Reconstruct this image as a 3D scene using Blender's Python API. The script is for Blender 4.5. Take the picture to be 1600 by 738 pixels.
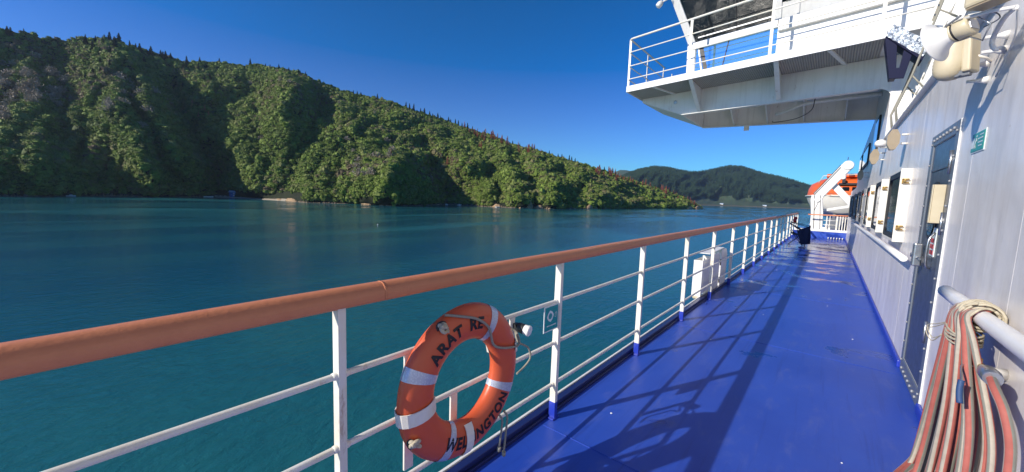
import bpy, bmesh, math, random
import numpy as np
from mathutils import Vector, Matrix, noise

for o in list(bpy.data.objects):
    bpy.data.objects.remove(o)
random.seed(7)
rng = np.random.default_rng(11)
SC = bpy.context.scene
COL = SC.collection
PI = math.pi

# ------------------------------------------------------------------ camera
EYE = 1.6
_R = ((0.7689451634792678, 0.09276665722943232, -0.6325485616680504),
      (0.6383673999009916, -0.057568202395880994, 0.76757603194508),
      (0.03479077902964729, -0.9940222579899225, -0.10348600057556752))
cam_d = bpy.data.cameras.new('camera')
cam_d.sensor_width = 36.0
cam_d.lens = 13.5
cam_d.clip_start = 0.05
cam_d.clip_end = 60000
cam = bpy.data.objects.new('camera', cam_d)
COL.objects.link(cam)
m = Matrix.Identity(4)
for i in range(3):
    m[i][0] = _R[i][0]
    m[i][1] = -_R[i][1]
    m[i][2] = -_R[i][2]
m[0][3], m[1][3], m[2][3] = 0, 0, EYE
cam.matrix_world = m
SC.camera = cam

# ------------------------------------------------------------------ light
SUN_EL = math.radians(28)
SUN_AZ = math.atan2(-0.432, -0.902)            # the sun stands behind and to the left of the viewer
sd = Vector((math.sin(SUN_AZ) * math.cos(SUN_EL), math.cos(SUN_AZ) * math.cos(SUN_EL), math.sin(SUN_EL)))
SKY_CURVE = [(0.6938, 0.50), (0.6649, 1.08), (0.5230, 1.40)]
W = bpy.data.worlds.new("World")
SC.world = W
W.use_nodes = True
nt = W.node_tree
nt.nodes.clear()
sky = nt.nodes.new('ShaderNodeTexSky')
sky.sky_type = 'NISHITA'
sky.sun_disc = False
sky.sun_elevation = SUN_EL
sky.sun_rotation = SUN_AZ
sky.altitude = 0
sky.air_density = 1.0
sky.dust_density = 0.15
sky.ozone_density = 3.2
hs = nt.nodes.new('ShaderNodeHueSaturation')
hs.inputs['Saturation'].default_value = 1.5
hs.inputs['Value'].default_value = 1.0
bg = nt.nodes.new('ShaderNodeBackground')
bg.inputs['Strength'].default_value = 0.118
wo = nt.nodes.new('ShaderNodeOutputWorld')
nt.links.new(sky.outputs[0], hs.inputs['Color'])
sep = nt.nodes.new('ShaderNodeSeparateColor'); cmb = nt.nodes.new('ShaderNodeCombineColor')
nt.links.new(hs.outputs[0], sep.inputs[0])
for i_, (a_, e_) in enumerate(SKY_CURVE):          # film-like response of the sky colour, channel by channel
    mx = nt.nodes.new('ShaderNodeMath'); mx.operation = 'MAXIMUM'; mx.inputs[1].default_value = .0005; nt.links.new(sep.outputs[i_], mx.inputs[0])
    pw = nt.nodes.new('ShaderNodeMath'); pw.operation = 'POWER'; pw.inputs[1].default_value = e_; nt.links.new(mx.outputs[0], pw.inputs[0])
    ml = nt.nodes.new('ShaderNodeMath'); ml.operation = 'MULTIPLY'; ml.inputs[1].default_value = a_; nt.links.new(pw.outputs[0], ml.inputs[0])
    nt.links.new(ml.outputs[0], cmb.inputs[i_])
nt.links.new(cmb.outputs[0], bg.inputs[0])
nt.links.new(bg.outputs[0], wo.inputs[0])

sl = bpy.data.lights.new('sun', 'SUN')
sl.energy = 5.0
sl.angle = math.radians(0.5)
sl.color = (1.0, 0.93, 0.82)
so = bpy.data.objects.new('sun', sl)
COL.objects.link(so)
so.rotation_euler = sd.to_track_quat('Z', 'Y').to_euler()
so.location = (0, 0, 60)

SC.view_settings.view_transform = 'Standard'
SC.view_settings.look = 'None'
SC.view_settings.gamma = 1
SC.view_settings.exposure = 0.22
SC.view_settings.use_curve_mapping = False
SC.render.engine = 'CYCLES'
SC.cycles.max_bounces = 10
SC.cycles.diffuse_bounces = 6
SC.cycles.transparent_max_bounces = 8
SC.cycles.volume_bounces = 0

# ------------------------------------------------------------------ helpers
def tag(o, label=None, cat=None, group=None, kind=None):
    if label: o['label'] = label
    if cat: o['category'] = cat
    if group: o['group'] = group
    if kind: o['kind'] = kind
    return o

def empty(name, loc, label=None, cat=None, group=None):
    o = bpy.data.objects.new(name, None)
    o.empty_display_size = 0.2
    COL.objects.link(o)
    o.location = loc
    return tag(o, label, cat, group)

def copy_tree(o, parent=None):
    c = o.copy()
    COL.objects.link(c)
    if parent is not None:
        c.parent = parent
    for ch in list(o.children):
        copy_tree(ch, c)
    return c

class MB:
    """collects shapes in world coordinates; build() links them as one mesh object"""
    def __init__(s):
        s.v = []; s.f = []; s.m = []; s.sm = []
    def add(s, vs, fs, mi=0, smooth=False):
        b = len(s.v)
        s.v.extend([tuple(p) for p in vs])
        for f in fs:
            s.f.append(tuple(b + i for i in f)); s.m.append(mi); s.sm.append(smooth)
        return s
    def box(s, lo, hi, mi=0):
        x0, y0, z0 = lo; x1, y1, z1 = hi
        return s.hexa([(x0,y0,z0),(x1,y0,z0),(x1,y1,z0),(x0,y1,z0),(x0,y0,z1),(x1,y0,z1),(x1,y1,z1),(x0,y1,z1)], mi)
    def hexa(s, p, mi=0):
        return s.add(p, [(0,3,2,1),(4,5,6,7),(0,1,5,4),(1,2,6,5),(2,3,7,6),(3,0,4,7)], mi)
    def obox(s, c, ax, ay, az, mi=0):
        c = Vector(c); ax = Vector(ax); ay = Vector(ay); az = Vector(az)
        P = [c + ax*i + ay*j + az*k for k in (-1,1) for i,j in ((-1,-1),(1,-1),(1,1),(-1,1))]
        return s.hexa(P, mi)
    def bar(s, a, b, w, t, up=(0,0,1), mi=0):
        """flat bar from a to b: w along up-ish direction, t across"""
        a = Vector(a); b = Vector(b); d = (b-a)
        u = Vector(up); u = (u - d.normalized()*u.dot(d.normalized()))
        if u.length < 1e-6: u = Vector((1,0,0))
        u.normalize(); n = d.normalized().cross(u)
        return s.obox((a+b)/2, d/2, n*t/2, u*w/2, mi)
    def tube(s, pts, r, n=10, mi=0, cap=True, closed=False, rs=None, mis=None, twist=0.0):
        pts = [Vector(p) for p in pts]
        N = len(pts); b = len(s.v)
        up = None
        for i, p in enumerate(pts):
            if closed: d = pts[(i+1)%N] - pts[i-1]
            else: d = pts[min(i+1,N-1)] - pts[max(i-1,0)]
            if d.length < 1e-9: d = Vector((0,0,1))
            d.normalize()
            if up is None:
                up = Vector((0,0,1)) if abs(d.z) < .9 else Vector((1,0,0))
            up = up - d*up.dot(d)
            if up.length < 1e-6: up = Vector((1,0,0)) - d*d.x
            up.normalize(); q = d.cross(up)
            rr = rs[i] if rs else r
            for k in range(n):
                a = 2*PI*k/n + twist*i
                s.v.append(tuple(p + up*math.cos(a)*rr + q*math.sin(a)*rr))
        for i in range(N if closed else N-1):
            j = (i+1)%N
            for k in range(n):
                l = (k+1)%n
                s.f.append((b+i*n+k, b+j*n+k, b+j*n+l, b+i*n+l)); s.sm.append(True)
                s.m.append(mis[k % len(mis)] if mis else mi)
        if cap and not closed:
            s.f.append(tuple(b+k for k in range(n))); s.m.append(mi); s.sm.append(False)
            s.f.append(tuple(b+(N-1)*n+k for k in reversed(range(n)))); s.m.append(mi); s.sm.append(False)
        return s
    def cyl(s, a, b, r, n=14, mi=0):
        return s.tube([a, b], r, n, mi)
    def lathe(s, c, axis, prof, n=24, mi=0, cap=True):
        """prof: list of (distance along axis, radius)"""
        c = Vector(c); ax = Vector(axis).normalized()
        u = Vector((0,0,1)) if abs(ax.z) < .9 else Vector((1,0,0))
        u = (u - ax*u.dot(ax)).normalized(); w = ax.cross(u)
        b = len(s.v)
        for d, r in prof:
            for k in range(n):
                a = 2*PI*k/n
                s.v.append(tuple(c + ax*d + u*math.cos(a)*r + w*math.sin(a)*r))
        for i in range(len(prof)-1):
            for k in range(n):
                l = (k+1)%n
                s.f.append((b+i*n+k, b+i*n+l, b+(i+1)*n+l, b+(i+1)*n+k)); s.m.append(mi); s.sm.append(True)
        if cap:
            s.f.append(tuple(b+k for k in reversed(range(n)))); s.m.append(mi); s.sm.append(False)
            s.f.append(tuple(b+(len(prof)-1)*n+k for k in range(n))); s.m.append(mi); s.sm.append(False)
        return s
    def prism(s, poly, off, mi=0):
        """poly: 3D points of a planar outline, extruded by off"""
        n = len(poly); off = Vector(off)
        P = [Vector(p) for p in poly]
        vs = P + [p + off for p in P]
        fs = [tuple(reversed(range(n))), tuple(range(n, 2*n))]
        for i in range(n):
            j = (i+1) % n
            fs.append((i, j, n+j, n+i))
        return s.add(vs, fs, mi)
    def build(s, name, mats, parent=None, bevel=0, origin=None, fix=True):
        me = bpy.data.meshes.new(name)
        off = Vector((0,0,0))
        if parent is not None:
            off = parent_world(parent)
        elif origin is not None:
            off = Vector(origin)
        me.from_pydata([tuple(Vector(p) - off) for p in s.v], [], s.f)
        if not isinstance(mats, (list, tuple)): mats = [mats]
        for mm in mats: me.materials.append(mm)
        me.polygons.foreach_set('material_index', s.m)
        me.polygons.foreach_set('use_smooth', s.sm)
        me.update()
        if fix:
            bm = bmesh.new(); bm.from_mesh(me)
            bmesh.ops.recalc_face_normals(bm, faces=bm.faces)
            bm.to_mesh(me); bm.free()
        o = bpy.data.objects.new(name, me)
        COL.objects.link(o)
        if parent is not None:
            o.parent = parent
        else:
            o.location = off
        if bevel:
            b = o.modifiers.new('bevel', 'BEVEL')
            b.width = bevel; b.segments = 2; b.limit_method = 'ANGLE'; b.angle_limit = math.radians(40)
        return o

def parent_world(p):
    v = Vector((0,0,0))
    while p is not None:
        v = v + Vector(p.location); p = p.parent
    return v

def smooth_path(pts, k=6):
    """Catmull-Rom through the points"""
    P = [Vector(p) for p in pts]
    P = [P[0]*2 - P[1]] + P + [P[-1]*2 - P[-2]]
    out = []
    for i in range(1, len(P)-2):
        for j in range(k):
            t = j/k
            a, b, c, d = P[i-1], P[i], P[i+1], P[i+2]
            out.append(0.5*((2*b) + (c-a)*t + (2*a-5*b+4*c-d)*t*t + (3*b-a-3*c+d)*t**3))
    out.append(P[-2])
    return out

# ------------------------------------------------------------------ materials
def N(nt, t, **k):
    n = nt.nodes.new(t)
    for a, b in k.items(): setattr(n, a, b)
    return n

def newmat(name):
    m = bpy.data.materials.new(name); m.use_nodes = True
    nt = m.node_tree
    return m, nt, nt.nodes['Principled BSDF']

def ramp(nt, src, stops):
    r = nt.nodes.new('ShaderNodeValToRGB')
    e = r.color_ramp.elements
    e[0].position = stops[0][0]; e[0].color = (*stops[0][1], 1) if len(stops[0][1]) == 3 else stops[0][1]
    e[1].position = stops[1][0]; e[1].color = (*stops[1][1], 1)
    for p, c in stops[2:]:
        x = e.new(p); x.color = (*c, 1)
    nt.links.new(src, r.inputs[0])
    return r.outputs[0]

def gray(v): return (v, v, v)

def noise_tex(nt, scale, detail=4, rough=.55, vec=None, dist=0.0):
    n = nt.nodes.new('ShaderNodeTexNoise')
    n.inputs['Scale'].default_value = scale
    n.inputs['Detail'].default_value = detail
    n.inputs['Roughness'].default_value = rough
    n.inputs['Distortion'].default_value = dist
    if vec is not None: nt.links.new(vec, n.inputs['Vector'])
    return n.outputs[0]

def obj_coord(nt, scale=(1,1,1), kind='Object'):
    if kind == 'Position':
        g = nt.nodes.new('ShaderNodeNewGeometry'); out = g.outputs['Position']
    else:
        t = nt.nodes.new('ShaderNodeTexCoord'); out = t.outputs[kind]
    mp = nt.nodes.new('ShaderNodeMapping')
    mp.inputs['Scale'].default_value = scale
    nt.links.new(out, mp.inputs[0])
    return mp.outputs[0]

def mixc(nt, fac, a, b, mode='MIX'):
    x = nt.nodes.new('ShaderNodeMix'); x.data_type = 'RGBA'; x.blend_type = mode
    if isinstance(fac, (int, float)): x.inputs[0].default_value = fac
    else: nt.links.new(fac, x.inputs[0])
    for i, c in ((6, a), (7, b)):
        if isinstance(c, (tuple, list)): x.inputs[i].default_value = (*c[:3], 1)
        else: nt.links.new(c, x.inputs[i])
    return x.outputs[2]

def math_n(nt, op, a, b=None, clamp=False):
    x = nt.nodes.new('ShaderNodeMath'); x.operation = op; x.use_clamp = clamp
    for i, c in ((0, a), (1, b)):
        if c is None: continue
        if isinstance(c, (int, float)): x.inputs[i].default_value = c
        else: nt.links.new(c, x.inputs[i])
    return x.outputs[0]

def bump(nt, h, p, strength=.3, dist=.01, prev=None):
    b = nt.nodes.new('ShaderNodeBump')
    b.inputs['Strength'].default_value = strength
    b.inputs['Distance'].default_value = dist
    nt.links.new(h, b.inputs['Height'])
    if prev is not None: nt.links.new(prev, b.inputs['Normal'])
    if p is not None: nt.links.new(b.outputs[0], p.inputs['Normal'])
    return b.outputs[0]

def paint(name, col, rough=.4, dirt=.25, dirtcol=None, rust=0.0, streak=False, bmp=.15, coat=0.0, metal=0.0, scale=6, spec=.5):
    m, nt, p = newmat(name)
    v = obj_coord(nt, kind='Position')
    n1 = noise_tex(nt, scale, 5, .6, v)
    f1 = ramp(nt, n1, [(.38, gray(0)), (.72, gray(1))])
    dc = dirtcol or tuple(c*.72 for c in col)
    c = mixc(nt, math_n(nt, 'MULTIPLY', f1, dirt), col, dc)
    if streak:
        vs = obj_coord(nt, (9, 9, .5), 'Position')
        ns = noise_tex(nt, 1.6, 4, .6, vs)
        fs = ramp(nt, ns, [(.5, gray(0)), (.75, gray(1))])
        c = mixc(nt, math_n(nt, 'MULTIPLY', fs, .22), c, tuple(x*.6 for x in dc))
    if rust > 0:
        vr = obj_coord(nt, (1, 1, .35), 'Position')
        nr = noise_tex(nt, 5.5, 7, .7, vr)
        fr = ramp(nt, nr, [(.68 - rust*.12, gray(0)), (.74 - rust*.08, gray(1))])
        c = mixc(nt, math_n(nt, 'MULTIPLY', fr, .8), c, (.33, .17, .06))
    nt.links.new(c, p.inputs['Base Color'])
    nr2 = noise_tex(nt, scale*2.3, 4, .6, v)
    rr = nt.nodes.new('ShaderNodeMapRange')
    rr.inputs['To Min'].default_value = max(.03, rough-.1); rr.inputs['To Max'].default_value = min(1, rough+.14)
    nt.links.new(nr2, rr.inputs[0]); nt.links.new(rr.outputs[0], p.inputs['Roughness'])
    p.inputs['Metallic'].default_value = metal
    p.inputs['Specular IOR Level'].default_value = spec
    if coat:
        p.inputs['Coat Weight'].default_value = coat; p.inputs['Coat Roughness'].default_value = .12
    if bmp:
        nb = noise_tex(nt, 55, 3, .6, v)
        bump(nt, nb, p, bmp, .004)
    return m

M = {}
M['white'] = paint('white_rail_paint', (.76, .74, .68), .38, .55, dirtcol=(.66, .57, .38), rust=.5, scale=7)
M['cream'] = paint('cream_paint', (.86, .83, .75), .45, .22, dirtcol=(.62, .55, .42), rust=.3, streak=True, scale=3)
M['wingwhite'] = paint('superstructure_white_paint', (.78, .77, .74), .4, .3, dirtcol=(.62,.58,.5), rust=.12, streak=True, scale=3)
M['navy'] = paint('navy_edge_paint', (.012, .02, .10), .35, .3, scale=12)
M['deckpaint_post'] = paint('blue_foot_paint', (.02, .045, .40), .35, .3, scale=12)
M['handrail'] = paint('terracotta_handrail_paint', (.60, .22, .10), .45, .35, dirtcol=(.46, .15, .07), bmp=.35, scale=14)
M['orange'] = paint('orange_plastic', (.62, .105, .035), .36, .3, dirtcol=(.47, .08, .035), bmp=.1, scale=7)
M['boat_orange'] = paint('lifeboat_orange', (.80, .13, .02), .4, .2, scale=4)
M['boat_cream'] = paint('lifeboat_hull', (.66, .63, .55), .4, .3, scale=3)
M['black'] = paint('black_letters', (.012, .012, .014), .5, .1, bmp=0)
M['dark'] = paint('dark_rubber', (.02, .02, .022), .5, .3)
M['grey'] = paint('grey_paint', (.16, .17, .19), .4, .3)
M['doorgrey'] = paint('door_slate_paint', (.060, .070, .095), .34, .35, dirtcol=(.045,.05,.06), coat=.12, scale=5, spec=.35)
M['doorframe'] = paint('door_frame_grey', (.13, .15, .18), .35, .4, scale=10)
M['steel'] = paint('steel', (.5, .5, .5), .3, .3, metal=.9, scale=20)
M['brass'] = paint('brass', (.55, .36, .13), .35, .4, metal=.8, scale=30)
M['rope'] = paint('rope', (.50, .44, .32), .85, .5, scale=60, bmp=.6)
M['greyrope'] = paint('grey_line', (.30, .28, .22), .8, .5, scale=60, bmp=.6)
M['teal'] = paint('safety_sign_teal', (.008, .30, .30), .3, .1, bmp=0)
M['green'] = paint('safety_sign_green', (.02, .27, .19), .3, .2, bmp=0)
M['signwhite'] = paint('sign_white', (.72, .78, .76), .35, .1, bmp=0)
M['red'] = paint('red_sticker', (.55, .03, .03), .4, .1, bmp=0)
M['tan'] = paint('aged_cream_plastic', (.60, .52, .36), .4, .35, dirtcol=(.45, .36, .2), scale=10)
M['fabric'] = paint('navy_chair_fabric', (.012, .018, .06), .8, .4, scale=20, bmp=.5)
M['hose_red'] = paint('hose_red', (.40, .11, .085), .7, .6, scale=30)
M['hose_cream'] = paint('hose_cream', (.42, .37, .30), .7, .6, scale=30)
M['hose_grey'] = paint('hose_grey', (.20, .20, .17), .7, .5, scale=30)
M['pipe'] = paint('pipe_grey_white', (.76,.74,.71), .32, .3, scale=8, bmp=.05)
M['bluecloth'] = paint('blue_tag', (.02, .06, .16), .6, .3)
M['soffit'] = None
M['navyblack'] = paint('navy_black_paint', (.004, .006, .035), .5, .3, scale=12, spec=.25)

# reflective tape
m, nt, p = newmat('reflective_tape')
v = obj_coord(nt, kind='Position')
vo = N(nt, 'ShaderNodeTexVoronoi'); vo.inputs['Scale'].default_value = 120; nt.links.new(v, vo.inputs['Vector'])
c = ramp(nt, vo.outputs['Distance'], [(0, (.66, .70, .76)), (.6, (.48, .52, .60))])
nt.links.new(c, p.inputs['Base Color']); p.inputs['Roughness'].default_value = .3; p.inputs['Metallic'].default_value = .25
M['tape'] = m

# ribbed soffit
m, nt, p = newmat('ribbed_soffit_panel')
v = obj_coord(nt, kind='Position')
wv = N(nt, 'ShaderNodeTexWave'); wv.wave_type = 'BANDS'; wv.bands_direction = 'X'
wv.inputs['Scale'].default_value = 7.5; wv.inputs['Distortion'].default_value = 0
nt.links.new(v, wv.inputs['Vector'])
nn = noise_tex(nt, 3, 5, .6, v)
c = mixc(nt, nn, (.44, .40, .34), (.56, .52, .45))
c = mixc(nt, math_n(nt, 'MULTIPLY', wv.outputs['Fac'], .55), c, (.12, .11, .10))
nt.links.new(c, p.inputs['Base Color']); p.inputs['Roughness'].default_value = .7
bump(nt, wv.outputs['Fac'], p, .6, .02)
M['soffit'] = m

# glass
def glass(name, col, rough=.04, metal=0.0, spec=1.0):
    m, nt, p = newmat(name)
    p.inputs['Base Color'].default_value = (*col, 1)
    p.inputs['Roughness'].default_value = rough
    p.inputs['Metallic'].default_value = metal
    p.inputs['Specular IOR Level'].default_value = spec
    p.inputs['IOR'].default_value = 1.5
    p.inputs['Coat Weight'].default_value = .25
    p.inputs['Coat Roughness'].default_value = .02
    v = obj_coord(nt, kind='Position')
    nb = noise_tex(nt, 1.2, 2, .5, v)
    bump(nt, nb, p, .03, .01)
    return m
M['glass_dark'] = glass('dark_window_glass', (.006, .010, .014), .05, 0, .5)
M['glass_blue'] = glass('tinted_bridge_glass', (.30, .60, .82), .03, .85)

# grey-white wall paint, glossy and slightly wavy
m, nt, p = newmat('glossy_wall_paint')
v = obj_coord(nt, kind='Position')
vs = obj_coord(nt, (1, 5, .45), 'Position')
n1 = noise_tex(nt, 1.2, 6, .65, v)
n2 = noise_tex(nt, 1.8, 5, .65, vs)
c = mixc(nt, ramp(nt, n1, [(.35, gray(0)), (.7, gray(1))]), (.80, .77, .75), (.66, .63, .61))
c = mixc(nt, math_n(nt, 'MULTIPLY', ramp(nt, n2, [(.46, gray(0)), (.74, gray(1))]), .42), c, (.44, .39, .34))
nr = noise_tex(nt, 3.1, 8, .75, v)
c = mixc(nt, math_n(nt, 'MULTIPLY', ramp(nt, nr, [(.66, gray(0)), (.74, gray(1))]), .55), c, (.40, .27, .15))
nt.links.new(c, p.inputs['Base Color'])
rr = nt.nodes.new('ShaderNodeMapRange'); rr.inputs['To Min'].default_value = .20; rr.inputs['To Max'].default_value = .46
nt.links.new(n1, rr.inputs[0]); nt.links.new(rr.outputs[0], p.inputs['Roughness'])
p.inputs['Specular IOR Level'].default_value = .6
b1 = bump(nt, noise_tex(nt, 1.3, 3, .5, v), None, .5, .06)
bump(nt, noise_tex(nt, 60, 3, .6, v), p, .12, .003, b1)
M['wall'] = m

# deck
m, nt, p = newmat('blue_deck_paint')
v = obj_coord(nt, kind='Position')
n1 = noise_tex(nt, .9, 6, .6, v)
c = mixc(nt, ramp(nt, n1, [(.35, gray(0)), (.68, gray(1))]), (.016, .055, .36), (.026, .078, .43))
# scuffs
vsc = obj_coord(nt, (2.2, .7, 1), 'Position')
n2 = noise_tex(nt, 3.2, 8, .72, vsc, .4)
c = mixc(nt, math_n(nt, 'MULTIPLY', ramp(nt, n2, [(.54, gray(0)), (.72, gray(1))]), .5), c, (.10, .13, .38))
vs3 = obj_coord(nt, (9, .35, 1), 'Position')
n5 = noise_tex(nt, 2.0, 6, .7, vs3, .3)
c = mixc(nt, math_n(nt, 'MULTIPLY', ramp(nt, n5, [(.55, gray(0)), (.72, gray(1))]), .42), c, (.010, .022, .19))
n6 = noise_tex(nt, 7.5, 9, .78, v)
c = mixc(nt, math_n(nt, 'MULTIPLY', ramp(nt, n6, [(.735, gray(0)), (.76, gray(1))]), .7), c, (.16, .075, .03))
n3 = noise_tex(nt, 26, 5, .7, v)
c = mixc(nt, math_n(nt, 'MULTIPLY', ramp(nt, n3, [(.66, gray(0)), (.72, gray(1))]), .35), c, (.008, .012, .12))
# wet patches towards the far end
sx = N(nt, 'ShaderNodeSeparateXYZ'); g = N(nt, 'ShaderNodeNewGeometry'); nt.links.new(g.outputs['Position'], sx.inputs[0])
far = N(nt, 'ShaderNodeMapRange'); far.inputs['From Min'].default_value = 8.0; far.inputs['From Max'].default_value = 17.0
nt.links.new(sx.outputs['Y'], far.inputs[0])
vw = obj_coord(nt, (.8, 1.15, 1), 'Position')
n4 = noise_tex(nt, 1.25, 5, .6, vw, .6)
wet = math_n(nt, 'ADD', n4, math_n(nt, 'MULTIPLY', far.outputs[0], .17))
wet = ramp(nt, wet, [(.61, gray(0)), (.67, gray(1))])
c = mixc(nt, math_n(nt, 'MULTIPLY', wet, .6), c, (.012, .020, .15))
nt.links.new(c, p.inputs['Base Color'])
rr = nt.nodes.new('ShaderNodeMapRange'); rr.inputs['To Min'].default_value = .30; rr.inputs['To Max'].default_value = .52
nt.links.new(n1, rr.inputs[0])
rmix = N(nt, 'ShaderNodeMix'); nt.links.new(wet, rmix.inputs[0]); nt.links.new(rr.outputs[0], rmix.inputs[2]); rmix.inputs[3].default_value = .16
nt.links.new(rmix.outputs[0], p.inputs['Roughness'])
b1 = bump(nt, noise_tex(nt, 1.6, 3, .5, v), None, .25, .02)
bump(nt, noise_tex(nt, 170, 2, .6, v), p, .22, .002, b1)
M['deck'] = m

# sea
m, nt, p = newmat('sea_water')
g = N(nt, 'ShaderNodeNewGeometry')
v = g.outputs['Position']
mp = N(nt, 'ShaderNodeMapping'); mp.inputs['Scale'].default_value = (1.0, .55, 1); mp.inputs['Rotation'].default_value = (0, 0, .35)
nt.links.new(v, mp.inputs[0])
w1 = noise_tex(nt, .9, 5, .62, mp.outputs[0], .3)
w2 = noise_tex(nt, .09, 4, .6, mp.outputs[0], .4)
mp2 = N(nt, 'ShaderNodeMapping'); mp2.inputs['Scale'].default_value = (1.0, .30, 1); mp2.inputs['Rotation'].default_value = (0, 0, .5); nt.links.new(v, mp2.inputs[0])
big = noise_tex(nt, .014, 6, .6, mp2.outputs[0], 1.2)
col = mixc(nt, ramp(nt, big, [(.38, gray(0)), (.62, gray(1))]), (.005, .072, .108), (.015, .118, .124))
nt.links.new(col, p.inputs['Base Color'])
rb = nt.nodes.new('ShaderNodeMapRange'); rb.inputs['From Min'].default_value = .42; rb.inputs['From Max'].default_value = .6
rb.inputs['To Min'].default_value = .04; rb.inputs['To Max'].default_value = .22
nt.links.new(big, rb.inputs[0]); nt.links.new(rb.outputs[0], p.inputs['Roughness'])
p.inputs['IOR'].default_value = 1.33
b1 = bump(nt, w2, None, .5, .35)
w3 = noise_tex(nt, 3.4, 3, .6, mp.outputs[0], .2)
bump(nt, w1, p, .75, .26, b1)
M['sea'] = m

def mottled(name, c1, c2, c3, s1, s2, rough=.9, bm=.5, bd=.3):
    m, nt, p = newmat(name)
    v = obj_coord(nt, kind='Position')
    a = noise_tex(nt, s1, 5, .6, v); b = noise_tex(nt, s2, 5, .65, v)
    c = mixc(nt, ramp(nt, a, [(.35, gray(0)), (.65, gray(1))]), c1, c2)
    c = mixc(nt, ramp(nt, b, [(.45, gray(0)), (.7, gray(1))]), c, c3)
    nt.links.new(c, p.inputs['Base Color']); p.inputs['Roughness'].default_value = rough
    p.inputs['Specular IOR Level'].default_value = .2
    bump(nt, b, p, bm, bd)
    return m
M['hill'] = mottled('bush_floor', (.008, .014, .006), (.018, .026, .009), (.03, .028, .018), .02, .3)
M['rock'] = mottled('tan_rock', (.36, .24, .13), (.46, .33, .20), (.15, .09, .06), .3, .9, bd=.6)
M['sand'] = mottled('pale_sand', (.46, .40, .30), (.38, .32, .24), (.30, .25, .2), .1, .8)

def leaf_mat(name, cols, patch=.008, spread=.5):
    """foliage colour from the crown's own random value and from patches of different species"""
    m, nt, p = newmat(name)
    oi = N(nt, 'ShaderNodeObjectInfo')
    pos = N(nt, 'ShaderNodeNewGeometry')
    big = noise_tex(nt, patch, 4, .6, pos.outputs['Position'])
    f = math_n(nt, 'ADD', math_n(nt, 'MULTIPLY', oi.outputs['Random'], spread), math_n(nt, 'MULTIPLY', math_n(nt, 'SUBTRACT', big, .25), 1.0))
    n = len(cols)
    c = ramp(nt, f, [(i/(n-1), cc) for i, cc in enumerate(cols)])
    fine = noise_tex(nt, 1.1, 3, .6, pos.outputs['Position'])
    hsv = N(nt, 'ShaderNodeHueSaturation'); nt.links.new(c, hsv.inputs['Color'])
    mr = N(nt, 'ShaderNodeMapRange'); mr.inputs['From Min'].default_value = .3; mr.inputs['From Max'].default_value = .7
    mr.inputs['To Min'].default_value = .6; mr.inputs['To Max'].default_value = 1.45
    nt.links.new(fine, mr.inputs[0]); nt.links.new(mr.outputs[0], hsv.inputs['Value'])
    nt.links.new(hsv.outputs[0], p.inputs['Base Color'])
    p.inputs['Roughness'].default_value = .75; p.inputs['Specular IOR Level'].default_value = .25
    return m
M['leaf'] = leaf_mat('bush_foliage', [(.022,.034,.010), (.060,.085,.016), (.105,.155,.022), (.160,.225,.034), (.175,.20,.055), (.15,.11,.065), (.10,.08,.06)])
M['leaf_far'] = leaf_mat('plantation_foliage', [(.036,.070,.034), (.048,.088,.040), (.058,.102,.042)], .002)
M['pine'] = leaf_mat('pine_needles', [(.012,.026,.010), (.020,.038,.014)], .02)
M['deadred'] = leaf_mat('dead_red_needles', [(.26,.10,.065), (.34,.12,.075), (.24,.13,.10)], .02)
M['deadgrey'] = leaf_mat('dead_grey_twigs', [(.26,.22,.17), (.36,.31,.25), (.26,.21,.16)], .02)
M['bark'] = mottled('bark', (.10,.07,.05), (.15,.11,.08), (.07,.05,.04), 1, 4)
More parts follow.
